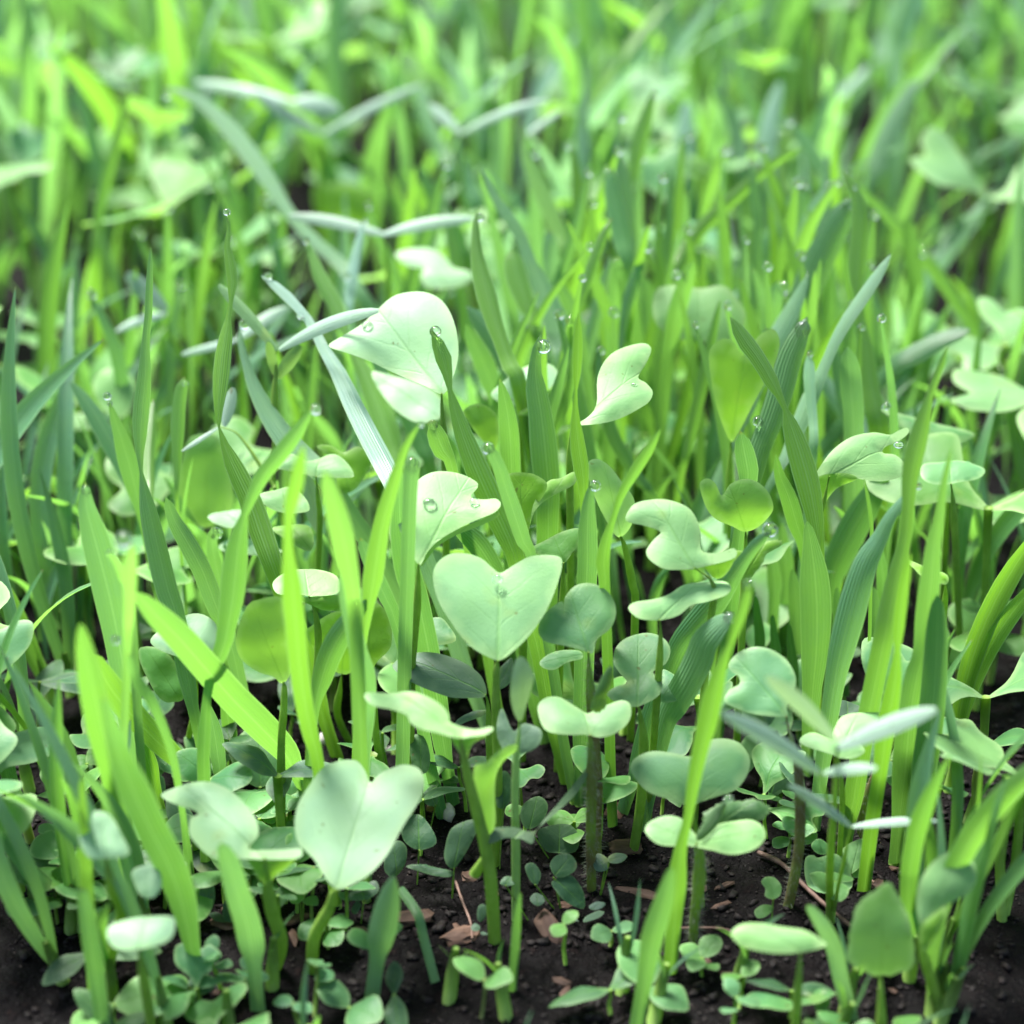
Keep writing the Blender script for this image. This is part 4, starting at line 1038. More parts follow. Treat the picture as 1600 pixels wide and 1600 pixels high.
leaflet(r, 'B', .46, .46, 560, 310, 1040, 130, 50, 'w', sag=.05)
leaflet(r, 'B', .46, .465, 900, 330, 1105, 185, 34, 'w', sag=.02)
leaflet(r, 'B', .46, .465, 560, 310, 390, 150, 60, 'w', sag=.02)

r = seedling(1090, .375, 'seedling with a large dull blue-green leaf behind the centre-right blades', 1090, 500, 'large dull blue-green leaf')
b = leaf(r, 'C', .37, 34, 0, '0,1210 40,1145 150,1130 250,1150 380,1140 450,1200 502,1290 470,1400 350,1445 150,1425 20,1350', (250, 1440), 'p')
stem(r, b, 'C', '250,1500,40 250,1650,40')
r = seedling(670, .415, 'blurred seedling with a pale two-lobed leaf above the largest round leaf', 680, 420, 'blurred pale two-lobed leaf')
b = leaf(r, 'B', .405, 62, 0, '205,950 280,930 380,930 460,970 520,1040 600,1060 620,1100 550,1142 450,1152 370,1142 340,1092 352,1050 280,1030 220,990', (480, 1150), 'w')
leaf(r, 'B', .42, 40, 20, '585,900 640,850 720,880 790,950 812,1010 770,1100 720,1082 640,980', (720, 1080), 'p')
stem(r, b, 'B', '480,1220,30 480,1400,30')
r = seedling(545, .51, 'blurred seedling with a yellow-lime leaf high on the left', 545, 320, 'blurred yellow-lime leaf')
b = leaf(r, 'A', .50, 16, 10, '1285,600 1400,578 1510,582 1600,640 1660,730 1660,800 1540,800 1420,780 1310,770', (1480, 795), 'l')
stem(r, b, 'A', '1480,860,40 1480,1000,40')
r = seedling(310, .46, 'blurred seedling with a lime rounded leaf at upper left, behind twisted blade', 310, 445)
b = leaf(r, 'A', .45, 14, 0, '560,1045 640,1015 720,1020 765,1065 752,1230 680,1252 600,1195', (690, 1250), 'l')
stem(r, b, 'A', '690,1330,36 690,1480,36')

# small dark plants close to the soil under the heart-shaped leaf
def low(u, Y, label, leaves, t='H', stalk=True, col='d', mat='weed'):
    r = plant('weed_plant', u, Y, label, 'weed')
    for i, (e, a, s, bp) in enumerate(leaves):
        b = leaf(r, t, Y - .001, e, a, s, bp, col, mat, cup=.08)
        if b.z > .004: stem(r, b, t, '', r_top=.0004, name='leaf_stalk' if i else 'stem')
    return r
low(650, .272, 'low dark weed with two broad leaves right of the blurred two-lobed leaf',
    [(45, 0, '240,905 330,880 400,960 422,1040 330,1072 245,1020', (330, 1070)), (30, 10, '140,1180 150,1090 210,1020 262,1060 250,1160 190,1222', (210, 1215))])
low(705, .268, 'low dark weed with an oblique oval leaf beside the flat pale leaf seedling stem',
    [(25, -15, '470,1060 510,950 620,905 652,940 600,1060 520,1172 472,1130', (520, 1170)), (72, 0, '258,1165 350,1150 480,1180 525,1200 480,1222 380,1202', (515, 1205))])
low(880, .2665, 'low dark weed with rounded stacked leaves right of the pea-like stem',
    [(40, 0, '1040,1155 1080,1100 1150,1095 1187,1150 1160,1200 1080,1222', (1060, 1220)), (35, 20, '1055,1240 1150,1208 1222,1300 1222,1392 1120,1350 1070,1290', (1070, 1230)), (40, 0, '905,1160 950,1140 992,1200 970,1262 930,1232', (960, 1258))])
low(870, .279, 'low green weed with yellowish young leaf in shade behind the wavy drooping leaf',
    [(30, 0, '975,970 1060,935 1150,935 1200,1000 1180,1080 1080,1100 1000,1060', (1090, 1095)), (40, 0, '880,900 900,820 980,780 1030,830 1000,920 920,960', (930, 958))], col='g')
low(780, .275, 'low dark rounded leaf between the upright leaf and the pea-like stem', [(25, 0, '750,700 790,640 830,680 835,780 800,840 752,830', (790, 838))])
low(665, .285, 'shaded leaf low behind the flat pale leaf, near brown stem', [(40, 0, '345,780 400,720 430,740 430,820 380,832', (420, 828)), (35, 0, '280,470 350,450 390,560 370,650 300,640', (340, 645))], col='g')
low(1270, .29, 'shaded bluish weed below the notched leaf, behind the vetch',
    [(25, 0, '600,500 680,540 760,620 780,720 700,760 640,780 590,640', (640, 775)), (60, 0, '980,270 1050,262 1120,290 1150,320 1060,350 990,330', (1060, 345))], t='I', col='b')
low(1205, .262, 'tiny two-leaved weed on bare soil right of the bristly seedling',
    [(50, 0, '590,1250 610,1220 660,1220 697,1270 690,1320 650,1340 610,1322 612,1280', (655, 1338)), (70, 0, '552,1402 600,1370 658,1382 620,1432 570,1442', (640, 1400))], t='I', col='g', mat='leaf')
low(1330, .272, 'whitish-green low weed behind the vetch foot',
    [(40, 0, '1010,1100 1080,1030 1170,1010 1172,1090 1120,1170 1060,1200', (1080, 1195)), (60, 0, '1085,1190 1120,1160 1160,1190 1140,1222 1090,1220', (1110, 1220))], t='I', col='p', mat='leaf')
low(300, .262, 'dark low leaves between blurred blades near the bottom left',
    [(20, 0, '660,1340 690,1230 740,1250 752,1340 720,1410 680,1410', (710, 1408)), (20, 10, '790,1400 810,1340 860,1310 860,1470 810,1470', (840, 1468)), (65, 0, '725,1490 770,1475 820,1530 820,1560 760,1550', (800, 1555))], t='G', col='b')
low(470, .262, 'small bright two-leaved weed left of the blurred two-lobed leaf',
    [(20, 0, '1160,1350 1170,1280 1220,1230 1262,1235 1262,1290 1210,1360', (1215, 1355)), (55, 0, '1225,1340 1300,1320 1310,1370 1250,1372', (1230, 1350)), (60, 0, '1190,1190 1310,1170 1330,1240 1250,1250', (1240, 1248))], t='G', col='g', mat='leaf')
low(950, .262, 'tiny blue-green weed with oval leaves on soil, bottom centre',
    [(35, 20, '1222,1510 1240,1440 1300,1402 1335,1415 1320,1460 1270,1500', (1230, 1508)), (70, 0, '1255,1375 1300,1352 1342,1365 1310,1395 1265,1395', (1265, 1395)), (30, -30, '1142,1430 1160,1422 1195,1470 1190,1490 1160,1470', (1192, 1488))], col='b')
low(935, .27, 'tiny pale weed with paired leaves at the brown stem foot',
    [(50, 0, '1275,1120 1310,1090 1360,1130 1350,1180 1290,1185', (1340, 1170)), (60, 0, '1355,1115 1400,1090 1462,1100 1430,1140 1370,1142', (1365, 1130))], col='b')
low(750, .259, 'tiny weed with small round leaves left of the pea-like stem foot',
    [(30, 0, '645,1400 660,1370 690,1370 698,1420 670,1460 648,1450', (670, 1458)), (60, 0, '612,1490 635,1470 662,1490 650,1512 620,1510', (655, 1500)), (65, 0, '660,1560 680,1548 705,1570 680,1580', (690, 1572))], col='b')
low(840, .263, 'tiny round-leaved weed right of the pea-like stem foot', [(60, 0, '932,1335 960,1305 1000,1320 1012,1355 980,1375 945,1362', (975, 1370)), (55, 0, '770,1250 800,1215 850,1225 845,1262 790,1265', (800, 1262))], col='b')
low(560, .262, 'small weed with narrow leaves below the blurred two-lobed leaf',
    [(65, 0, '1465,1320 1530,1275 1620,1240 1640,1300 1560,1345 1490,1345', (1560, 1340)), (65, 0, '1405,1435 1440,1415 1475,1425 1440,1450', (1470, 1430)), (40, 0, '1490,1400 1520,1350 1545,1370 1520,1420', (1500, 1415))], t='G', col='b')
# ------------------------------------------------------------------ labels of the grass shoots
SHADE = {'g': 'green', 'l': 'lime', 'b': 'blue-green', 'w': 'whitish', 'p': 'pale', 'd': 'dark', 'y': 'yellow-green'}
used = set()
def where(u, v, skip=()):
    c = sorted(((u - x) ** 2 + (v - y) ** 2, x, y, ph) for x, y, ph in LAND)
    out = []
    for _, x, y, ph in c[:10]:
        dx, dy = u - x, v - y
        if abs(dx) > abs(dy): rel = 'left of' if dx < 0 else 'right of'
        else: rel = 'above' if dy < 0 else 'below'
        out.append(f'{rel} the {ph}')
    return out

def fill_label(root, key, h, base, tall):
    u, v = topx(Vector((root.location.x, root.location.y, h * .9)))
    head = f'{tall} {SHADE[key]} {base}'
    for w_ in where(u, v):
        c_ = f'{head}, {w_}'
        if c_ not in used and len(c_.split()) <= 16:
            used.add(c_); return c_
    return None

# ------------------------------------------------------------------ the rest of the bed: grass and seedlings in between, behind and beside
def proto_blade(h, bend, w, seed, side):
    rg = random.Random(seed); n = 16
    P, W = [], []
    for i in range(n):
        f = 1 - i / (n - 1)                       # tip first
        z = h * (f - 0.16 * bend * f ** 3)
        d = h * bend * 0.75 * f ** 2.1
        P.append(Vector((d, side * h * 0.06 * math.sin(f * 3), z)))
        g_ = 1 - f
        W.append(w * max(.05, min(1, (g_ * 3.4) ** .75)) * (0.55 + .45 * min(1, f * 2.2)))
    tw = rg.uniform(-1.6, 1.6)
    V, F, UV = ribbon(P, W, [tw * (1 - i / n) for i in range(n)], keel=.14, view=False, side0=Vector((0, 1, 0)))
    return V, F, UV
PB = []
for i in range(12):
    h = 0.055 + 0.004 * (i % 6)
    PB.append(proto_blade(h, 0.15 + 0.17 * (i % 5), 0.0034 + .0005 * (i % 4), i, 1 if i % 2 else -1))
PBM = [mesh('blade', *p) for p in PB]
for q in PBM: q.materials.append(M['grass'])
sv = tube([Vector((0, 0, -.002)), Vector((0, 0, .004)), Vector((0, 0, .009))], [.0011, .0010, .0005], 7)
SHM = mesh('sheath', *sv); SHM.materials.append(M['stem'])
def proto_leaf(seed, kind):
    """notched cotyledon (kind 0), oval leaf (1), round leaf (2); along +x from its base, facing +z"""
    rg = random.Random(seed)
    if kind == 0: O = [(0, 0), (.25, .13), (.5, .38), (.75, .52), (.98, .47), (1.05, .25), (.9, .02), (1.04, -.24), (.98, -.47), (.75, -.52), (.5, -.38), (.25, -.13)]
    elif kind == 1: O = [(0, 0), (.2, .14), (.45, .24), (.75, .2), (1.0, .02), (.75, -.19), (.45, -.24), (.2, -.13)]
    else: O = [(0, 0), (.2, .28), (.5, .42), (.82, .33), (1.0, .0), (.82, -.33), (.5, -.42), (.2, -.28)]
    O = [(x * (1 + rg.uniform(-.05, .05)), y * (1 + rg.uniform(-.12, .12))) for x, y in O]
    vs, z, fs, uv, rim = sheet(O, (1, 0), (0, 0), rg.uniform(.02, .07), rg.uniform(.05, .2), .06, seed)
    z = z - rg.uniform(.0, .28) * np.clip(vs[:, 0], 0, 2) ** 2 * .6
    me = mesh('leaf', np.column_stack([vs, z]), fs, uv, attr={'rim': rim})
    return me
PL = {0: [proto_leaf(i, 0) for i in range(6)], 1: [proto_leaf(20 + i, 1) for i in range(4)], 2: [proto_leaf(40 + i, 2) for i in range(3)]}
for k, m_ in ((0, 'leaf'), (1, 'weed'), (2, 'leaf')):
    for q in PL[k]: q.materials.append(M[m_])
STM = mesh('stem', *tube([Vector((0, 0, -.05)), Vector((.02, 0, .4)), Vector((0, .02, .75)), Vector((0, 0, 1))], [.026, .024, .022, .026], 7)); STM.materials.append(M['stem'])

rf = random.Random(5)
def fill_grass(x, Y, h, label, group, cols='ggglbdpw', nb=2):
    root = empty('grass_shoot', (x, Y, 0))
    root.rotation_euler = (rf.uniform(-.22, .22), rf.uniform(-.22, .22), rf.uniform(0, 6.283))
    s = h / .065
    key = rf.choice(cols); c = tint(key, rf)
    for k in range(nb):
        b = link('blade', rf.choice(PBM), None, root, c)
        q = s * rf.uniform(.75, 1.1)
        b.scale = (q, q, q); b.rotation_euler = (0, 0, k * 2.6 + rf.uniform(-.5, .5)); b.location = (0, 0, .004)
    link('sheath', SHM, None, root, (0, .1, .1, 1))
    if 'edge' in label or 'corner' in label:               # these lean outwards or to the back, away from the open view
        inner = 1 if x < 0 else -1
        for _ in range(30):
            R_ = root.rotation_euler.to_matrix(); ok = True
            for b in root.children:
                if b.name.startswith('blade'):
                    tip_ = R_ @ (b.rotation_euler.to_matrix() @ Vector(b.data.vertices[2].co) * b.scale.x)
                    if tip_.x * inner > .006 or tip_.y < -.010: ok = False
            if ok: break
            root.rotation_euler = (rf.uniform(-.2, .2), rf.uniform(-.2, .2), rf.uniform(0, 6.283))
            for b in root.children:
                if b.name.startswith('blade'): b.rotation_euler = (0, 0, rf.uniform(-.8, .8))
    short = 'blurred background grass' if 'blurred' in label else 'shaded grass' if 'shaded' in label else 'edge grass'
    tag(root, fill_label(root, key, h, short + ' shoot', 'tall' if h > .06 else 'short') or label, 'grass', group)
    return root
def fill_seedling(x, Y, h, size, label, group, cols='gggpbyl', kind=0, name='broadleaf_seedling', cat='seedling', nl=2):
    root = empty(name, (x, Y, 0))
    root.rotation_euler = (rf.uniform(-.15, .15), rf.uniform(-.15, .15), rf.uniform(0, 6.283))
    st = link('stem', STM, None, root, (0, 0, rf.choice((0, 0, .6)), 1)); st.scale = (.032 if h > .012 else .012, .032 if h > .012 else .012, h)
    key = rf.choice(cols); c = tint(key, rf)
    for k in range(nl):
        l = link('leaf', rf.choice(PL[kind]), None, root, c)
        q = size * rf.uniform(.8, 1.15)
        l.location = (0, 0, h * (1 if k < 2 else .7)); l.scale = (q, q, q)
        l.rotation_euler = (rf.uniform(-.35, .35), rf.uniform(-.75, .15), k * 3.14 + rf.uniform(-.5, .5) + (1.5 if k > 1 else 0))
    short = ('blurred background' if 'background' in label else 'half-hidden' if 'half-hidden' in label else 'low' if h < .02 else 'edge') + ' ' + cat
    tag(root, fill_label(root, key, h, short, 'large-leaved' if size > .014 else 'small-leaved') or label, cat, group)
    return root
ZONE = ['at the far left', 'left of the middle', 'in the middle', 'right of the middle', 'at the far right']
def zone(x, Y):
    u = topx(Vector((x, Y, .03)))[0]
    return max(0, min(4, int(u // 320)))
def span(Y): return (Y / math.cos(PITCH) * 0.98) * 800 / FPX * 1.02

# short growth closing gaps between the traced plants, shade put into its dark tints
for i in range(20):
    Y = rf.uniform(.335, .46); x = rf.uniform(-1, 1) * span(Y)
    z = zone(x, Y)
    fill_grass(x, Y, rf.uniform(.028, .045) * (1 + (Y - .33)), 'short shaded grass shoot deep among the taller blades, ' + ZONE[z], 'short shaded grass ' + ZONE[z], 'ggddbl')
for i in range(46):
    Y = rf.uniform(.325, .46); x = rf.uniform(-1, 1) * span(Y)
    z = zone(x, Y)
    fill_seedling(x, Y, rf.uniform(.006, .024), rf.uniform(.010, .016), 'half-hidden broadleaf seedling in the shade under the blades, ' + ZONE[z], 'half-hidden seedlings ' + ZONE[z], 'ggbddd')
# soft background
for i in range(34):
    Y = .455 + .19 * (i / 34) ** .9; x = rf.uniform(-1, 1) * span(Y) * 1.04
    z = zone(x, Y)
    fill_grass(x, Y, rf.uniform(.038, .070), 'blurred grass shoot in the soft background, ' + ZONE[z], 'background grass ' + ZONE[z], 'ggglbbdppww')
for i in range(58):
    Y = .45 + .2 * i / 58; x = rf.uniform(-1, 1) * span(Y) * 1.04
    z = zone(x, Y)
    fill_seedling(x, Y, rf.uniform(.020, .046), rf.uniform(.013, .019), 'blurred pale seedling among background grass, ' + ZONE[z], 'background seedlings ' + ZONE[z], 'pgbpgdb')
# growth beyond the sides of the photograph
for sgn, edge_ in ((-1, 'left'), (1, 'right')):
    for i in range(14):
        Y = rf.uniform(.262, .46)
        e_ = (Y / math.cos(PITCH) * .98) * 672 / FPX
        x = sgn * (e_ + rf.uniform(.004, .035))
        fill_grass(x, Y, rf.uniform(.038, .066), f'grass shoot standing just inside the {edge_} edge of the picture', f'grass along the {edge_} edge', 'ggglbd')
    for i in range(9):
        Y = rf.uniform(.262, .46)
        e_ = (Y / math.cos(PITCH) * .98) * 690 / FPX
        x = sgn * (e_ + rf.uniform(.004, .03))
        fill_seedling(x, Y, rf.uniform(.02, .045), rf.uniform(.012, .019), f'broadleaf seedling half cut by the {edge_} edge of the picture', f'seedlings along the {edge_} edge', 'ggpb')
# low weeds over the soil, the shade between stems put into their dark tints
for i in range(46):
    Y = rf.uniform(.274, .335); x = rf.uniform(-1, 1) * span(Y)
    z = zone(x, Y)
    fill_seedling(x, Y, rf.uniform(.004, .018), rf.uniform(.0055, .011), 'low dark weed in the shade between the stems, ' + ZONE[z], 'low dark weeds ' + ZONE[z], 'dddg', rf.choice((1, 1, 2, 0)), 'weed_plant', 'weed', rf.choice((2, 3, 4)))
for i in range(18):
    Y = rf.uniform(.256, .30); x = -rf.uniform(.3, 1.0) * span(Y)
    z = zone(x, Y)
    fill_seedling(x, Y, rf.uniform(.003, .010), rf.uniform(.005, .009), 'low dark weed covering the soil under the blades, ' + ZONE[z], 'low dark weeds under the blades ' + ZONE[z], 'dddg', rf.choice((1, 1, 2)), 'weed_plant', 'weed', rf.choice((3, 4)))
# blurred growth right in front, along the lower edge
for i in range(22):
    Y = rf.uniform(.222, .250); x = rf.uniform(-1, 1) * span(Y)
    z = zone(x, Y)
    fill_seedling(x, Y, rf.uniform(.002, .006), rf.uniform(.004, .009), 'small blurred seedling along the bottom edge, ' + ZONE[z], 'seedlings along the bottom edge ' + ZONE[z], 'gbdd', rf.choice((0, 1, 2)))
for i in range(12):
    Y = rf.uniform(.258, .278); x = -rf.uniform(.45, 1.0) * span(Y)
    z = zone(x, Y)
    fill_seedling(x, Y, rf.uniform(.004, .010), rf.uniform(.006, .010), 'low shaded seedling between blurred blades near the bottom, ' + ZONE[z], 'low seedlings near the bottom ' + ZONE[z], 'ggdd', rf.choice((0, 1, 2)))
for i in range(9):
    Y = rf.uniform(.236, .262); x = -rf.uniform(.72, 1.03) * span(Y)
    fill_grass(x, Y, rf.uniform(.03, .055), 'blurred grass shoot low in the left corner', 'grass in the lower left corner', 'gglbl')
for i in range(7):
    Y = rf.uniform(.236, .28); x = rf.uniform(.86, 1.03) * span(Y)
    fill_grass(x, Y, rf.uniform(.03, .06), 'grass shoot low in the right corner', 'grass in the lower right corner', 'gglbl')
for i in range(18):
    Y = rf.uniform(.222, .248); x = rf.uniform(-1, 1) * span(Y)
    z = zone(x, Y)
    fill_grass(x, Y, rf.uniform(.007, .015), 'short blurred grass shoot along the bottom edge, ' + ZONE[z], 'grass along the bottom edge ' + ZONE[z], 'gbdd')
# tiny weeds on the open soil
for i in range(34):
    Y = rf.uniform(.232, .30); x = rf.uniform(-.9, .9) * span(Y)
    z = zone(x, Y)
    fill_seedling(x, Y, rf.uniform(.003, .008), rf.uniform(.0028, .0050), 'tiny sprout with round leaves on the dark soil, ' + ZONE[z], 'tiny sprouts ' + ZONE[z], 'bgdb', 2, 'tiny_sprout', 'sprout', rf.choice((2, 3, 4)))
# the bed goes on behind and beside: one mass
MV, MF, MU, MT = [], [], [], []
KEYS = ['ggggddlbbbdppww']
def tone(n):
    c_ = COLORS[KEYS[0][rm.randint(len(KEYS[0]))]]
    j = rm.uniform(-.1, .1, 3)
    MT.extend([(c_[0] + j[0], c_[1] + j[1], c_[2] + j[2])] * n)
rm = np.random.RandomState(3)
def mass(n, ylo, yhi, f):
    for i in range(n):
        Y = ylo + (yhi - ylo) * rm.rand() ** 1.3; x = rm.uniform(-1, 1) * f(Y)
        if Y < .66 and abs(x) < span(Y) * 1.05: continue
        V, F, U = PB[rm.randint(12)]
        A = np.array([tuple(v) for v in V]) * rm.uniform(.6, 1.05)
        a = rm.rand() * 6.283; c, s = math.cos(a), math.sin(a)
        A = np.stack([A[:, 0] * c - A[:, 1] * s + x, A[:, 0] * s + A[:, 1] * c + Y, A[:, 2]], 1)
        k0 = len(MV); tone(len(A)); MV.extend(A.tolist()); MF.extend([tuple(q + k0 for q in f_) for f_ in F]); MU.extend(U)
def inner_mass(n, ylo, yhi, hlo, hhi):
    for i in range(n):
        Y = ylo + (yhi - ylo) * rm.rand(); x = rm.uniform(-1, 1) * span(Y) * 1.04
        V, F, U = PB[rm.randint(12)]
        A = np.array([tuple(v) for v in V]) * rm.uniform(hlo, hhi) / .065 * (1, 1, 1)
        a = rm.rand() * 6.283; c, s = math.cos(a), math.sin(a)
        A = np.stack([A[:, 0] * c - A[:, 1] * s + x, A[:, 0] * s + A[:, 1] * c + Y, A[:, 2]], 1)
        k0 = len(MV); tone(len(A)); MV.extend(A.tolist()); MF.extend([tuple(q + k0 for q in f_) for f_ in F]); MU.extend(U)
KEYS[0] = 'dddbg'  # dark tones paint the shade of the gaps onto these nearer blades
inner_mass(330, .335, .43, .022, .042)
KEYS[0] = 'ggggddlbbbdppww'
inner_mass(125, .43, .50, .03, .055)
inner_mass(270, .50, .68, .042, .076)
mass(1500, .64, 1.5, lambda Y: span(Y) * 1.35)
mass(700, .27, .75, lambda Y: span(Y) + .16)
tag(link('background_grass', mesh('background_grass', MV, MF, MU, attr={'tone_lime': [q[0] for q in MT], 'tone_pale': [q[1] for q in MT], 'tone_deep': [q[2] for q in MT]}), M['grass'], None, (0, 0, 0, 1)), 'dense blurred grass filling the far part of the bed', 'grass', kind='stuff')

# ------------------------------------------------------------------ soil litter
def lump(r, seed, sub=2, sq=(1, 1, 1), rough=.3):
    import bmesh
    bm = bmesh.new(); bmesh.ops.create_icosphere(bm, subdivisions=sub, radius=1)
    for v in bm.verts:
        k = 1 + rough * noise.noise(v.co * 1.6 + Vector((seed, seed * .7, 0)))
        v.co = Vector((v.co.x * sq[0], v.co.y * sq[1], v.co.z * sq[2])) * k * r
    me = bpy.data.meshes.new('lump'); bm.to_mesh(me); bm.free()
    return me
CV, CF = [], []
base_l = [lump(1, i * 1.7 + .3, 1, (1, .75, .6), 1.0) for i in range(4)]
BL = [(np.array([tuple(v.co) for v in me.vertices]), [tuple(p.vertices) for p in me.polygons]) for me in base_l]
for i in range(9000):
    Y = .205 + .16 * rm.rand(); x = rm.uniform(-1, 1) * span(Y) * 1.1
    A, F = BL[rm.randint(4)]
    a = rm.rand() * 6.283; c, s = math.cos(a), math.sin(a)
    r = .00022 + .0009 * rm.rand() ** 4
    A = A * r
    z = ground_z(x, Y) + r * .25
    A = np.stack([A[:, 0] * c - A[:, 1] * s + x, A[:, 0] * s + A[:, 1] * c + Y, A[:, 2] + z], 1)
    k0 = len(CV); CV.extend(A.tolist()); CF.extend([tuple(q + k0 for q in f_) for f_ in F])
tag(link('soil_crumbs', mesh('soil_crumbs', CV, CF), M['crumb']), 'dark crumbs of moist soil strewn over the ground', 'soil', kind='stuff')

def ground_at(u, v):
    d = ray(u, v); t_ = -CAM.z / d.z
    return CAM + d * t_
def chip(u, v, L, W, ang, label, matn='bark', name='bark_chip', cat='bark chip', tk=.5, seed=0):
    p = ground_at(u, v); k = mpp(p)
    me = lump(1, seed + u, 2, (L * k / 2, W * k / 2, W * k * tk / 2), .45)
    o = link(name, me, M[matn]); me.polygons.foreach_set('use_smooth', [matn == 'pebble'] * len(me.polygons))
    o.location = (p.x, p.y, ground_z(p.x, p.y) + W * k * tk * .22)
    o.rotation_euler = (rf.uniform(-.25, .25), rf.uniform(-.3, .3), ang)
    tag(o, label, cat)
chip(462, 1440, 60, 24, .9, 'broken brown bark chip left of the blurred two-lobed leaf stem')
chip(350, 1445, 50, 22, -.4, 'small pale brown bark chip between blurred blades, bottom left')
chip(735, 1375, 34, 26, .3, 'pinkish bark chip at the foot of the low dark weed')
chip(960, 1270, 46, 34, 1.1, 'tan rounded bark chip right of the brown hairy stem')
chip(975, 1325, 70, 30, .2, 'dark purple-brown bark chip behind the wide two-lobed leaf')
chip(680, 1275, 30, 30, .6, 'pale pinkish chip beside the dark brown stem, low centre')
chip(722, 1462, 60, 34, .4, 'reddish brown bark lump at the bottom edge under the small seedlings')
chip(860, 1455, 70, 40, 2.0, 'dark red-brown bark lump on bare soil, bottom centre')
chip(1000, 1400, 80, 18, -.4, 'long dark bark sliver on the bare soil centre right')
chip(570, 1465, 60, 36, -.3, 'dark brown bark lump at the bottom edge right of the blurred stem')
chip(230, 1330, 50, 34, .5, 'reddish bark chip behind the blurred pale corner leaf')
chip(640, 1440, 90, 40, .2, 'broad red-brown bark piece at the bottom edge left of centre')
chip(885, 1410, 26, 18, .2, 'small pale chip beside the dark stacked weed leaves')
chip(1370, 1385, 30, 22, .9, 'reddish chip right of the vetch foot')
chip(425, 1290, 26, 16, .3, 'white rounded pebble left of the lime backlit leaf stem', 'pebble', 'pebble', 'pebble', .8)
chip(700, 1282, 22, 34, .2, 'bright white pebble behind the dark brown stem, low centre', 'pebble', 'pebble', 'pebble', .8)
chip(615, 1170, 26, 18, .2, 'white pebble glimpsed behind the flat pale leaf', 'pebble', 'pebble', 'pebble', .8)
chip(420, 1140, 26, 20, .2, 'white pebble above the broad diagonal blade', 'pebble', 'pebble', 'pebble', .8)
chip(505, 1165, 22, 30, .2, 'pale pebble between the lime blade and the blue-green blade', 'pebble', 'pebble', 'pebble', .8)
for i in range(26):
    u, v = rf.uniform(40, 1560), rf.uniform(1330, 1590)
    z = int(max(0, min(4, u // 320)))
    p = ground_at(u, v); k = mpp(p)
    me = lump(1, i * 3.1, 1, (rf.uniform(8, 22) * k, rf.uniform(5, 9) * k, 4 * k), .5)
    o = link('bark_chip', me, M['bark']); o.location = (p.x, p.y, ground_z(p.x, p.y) + .0004); o.rotation_euler = (0, rf.uniform(-.3, .3), rf.uniform(0, 6.28))
    tag(o, 'tiny brown bark crumb on the dark soil, ' + ZONE[z], 'bark chip', 'tiny bark crumbs ' + ZONE[z])
def twig(label, ptsrc, w):
    P = [ground_at(u, v) for u, v in ptsrc]
    arr = [[p.x, p.y, ground_z(p.x, p.y) + .001, w * mpp(p) / 2 * (1 - .4 * i / len(P))] for i, p in enumerate(P)]
    S = spline(arr, 18)
    for i in range(18): S[i, 3] *= 1 + .25 * noise.noise(Vector((i * .9, w, 0)))
    o = link('twig', mesh('twig', *tube(S[:, :3], S[:, 3], 7)), M['twig']); tag(o, label, 'twig')
twig('thin brown twig running down behind the vetch foot', [(1185, 1335), (1220, 1360), (1260, 1395), (1300, 1430), (1330, 1452)], 9)
twig('dark short twig lying right of the vetch stem', [(1325, 1362), (1345, 1378), (1365, 1392)], 5)
twig('thin pale root fibre left of the small seedlings, bottom centre', [(712, 1390), (722, 1415), (735, 1445), (738, 1470)], 5)
twig('dark thin twig at the bottom edge beside the bristly stem', [(1030, 1462), (1080, 1458), (1130, 1462), (1160, 1470)], 6)
twig('dry straw-coloured stalk under the broad diagonal blade', [(375, 1200), (392, 1165), (410, 1130)], 12)

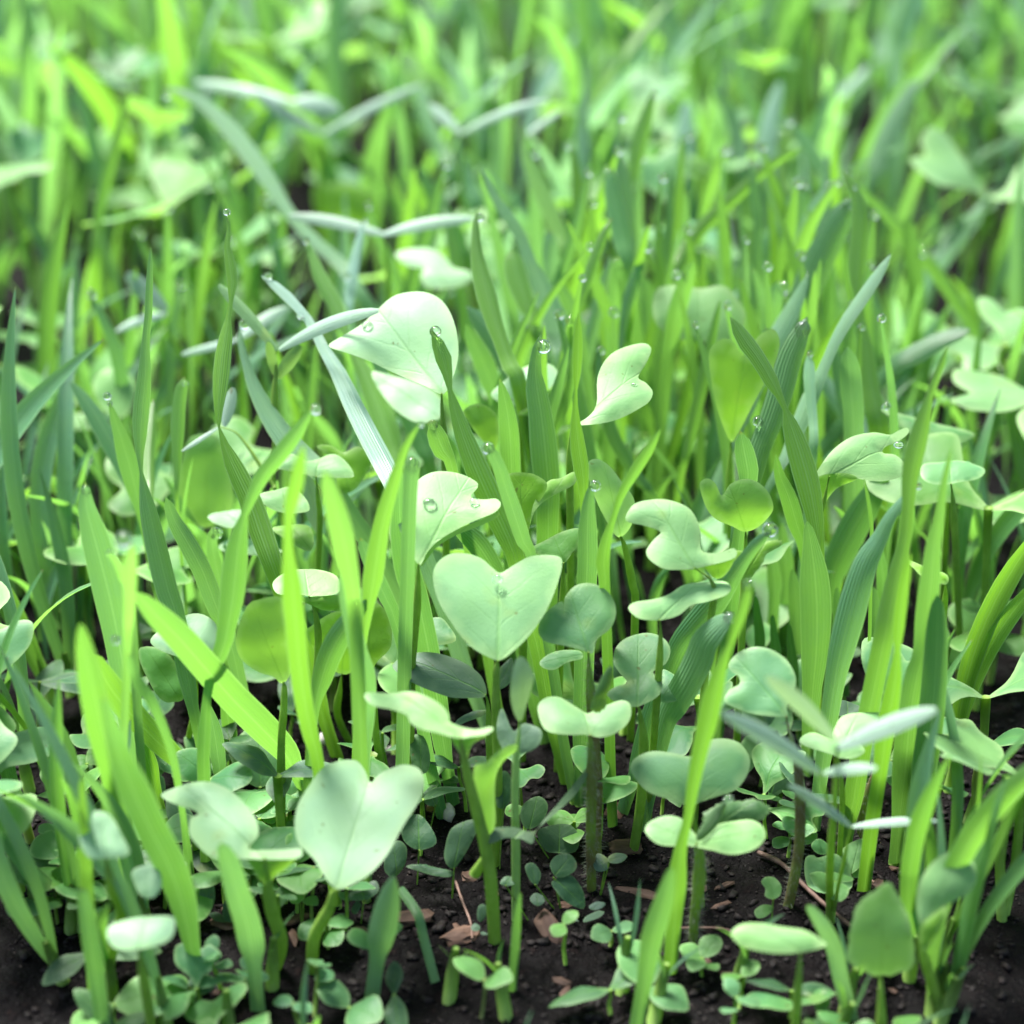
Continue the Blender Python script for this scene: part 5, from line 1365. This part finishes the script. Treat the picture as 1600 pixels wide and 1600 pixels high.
# ------------------------------------------------------------------ dewdrops
SHORT = {}
for root, p, col, drop, desc in SHOOTS:
    u, v = p[0][0], p[0][1]
    top, bot = p[0], p[-1]
    lean = 'leaning left' if top[0] - bot[0] < -45 else 'leaning right' if top[0] - bot[0] > 45 else 'upright'
    tip = 'dew-tipped ' if drop else ''
    if lean in desc or 'leaning' in desc: lean = ''
    head = ' '.join(q for q in (tip.strip(), desc, SHADE[col] if SHADE[col] not in desc else '', 'grass blade', lean) if q)
    opts = [f'{head}, tip {w}' for w in where(u, v)]
    cand = next((o_ for o_ in opts if o_ not in used and len(o_.split()) <= 16), None)
    if cand is None: cand = opts[0] + (', lower one' if v > 700 else ', upper one')
    used.add(cand)
    tag(root, cand, 'grass', 'grass shoots of the bed')
def drop_mesh():
    n, m_ = 16, 12
    V, F = [(0, 0, 1)], []
    for j in range(1, m_):
        th = math.pi * j / m_
        for i in range(n):
            ph = 2 * math.pi * i / n
            V.append((math.sin(th) * math.cos(ph) * (1 - .06 * math.cos(th)), math.sin(th) * math.sin(ph) * (1 - .06 * math.cos(th)), math.cos(th)))
    V.append((0, 0, -1)); e_ = len(V) - 1
    for i in range(n): F.append((0, 1 + i, 1 + (i + 1) % n)); F.append((e_, 1 + (m_ - 2) * n + (i + 1) % n, 1 + (m_ - 2) * n + i))
    for j in range(m_ - 2):
        for i in range(n):
            a = 1 + j * n + i; b_ = 1 + j * n + (i + 1) % n
            F.append((a, a + n, b_ + n, b_))
    me = mesh('dew_drop', V, F); me.materials.append(M['water']); return me
DM = drop_mesh()
dused = {}
for u, v, Yd, dpx, root in DROPS:
    p0 = at(u, v, Yd); r = dpx * (.95 if 'grass' not in root.name else 1.25) * mpp(p0) / 2
    p0 = p0 - (p0 - CAM).normalized() * r * .55
    o = link('dew_drop', DM, None)
    o.location = p0
    on_leaf = 'grass' not in root.name
    o.scale = (r * 1.08, r * (.75 if on_leaf else 1.0), r * (.78 if on_leaf else 1.05))
    o.rotation_euler = (rf.uniform(-.5, .2), rf.uniform(-.4, .4), 0)
    w_ = where(u, v)
    big = 'large' if dpx > 14 else 'small' if dpx < 8 else 'round'
    host = 'on leaf' if on_leaf else 'on ' + next(SHADE[s[2]] for s in SHOOTS if s[0] is root) + ' grass'
    lab = next((f'{big} dewdrop {host}, {q}' for q in w_ if f'{big} dewdrop {host}, {q}' not in dused), f'{big} dewdrop {host}, {w_[0]}, another')
    dused[lab] = 1
    tag(o, lab, 'dewdrop', 'dewdrops')
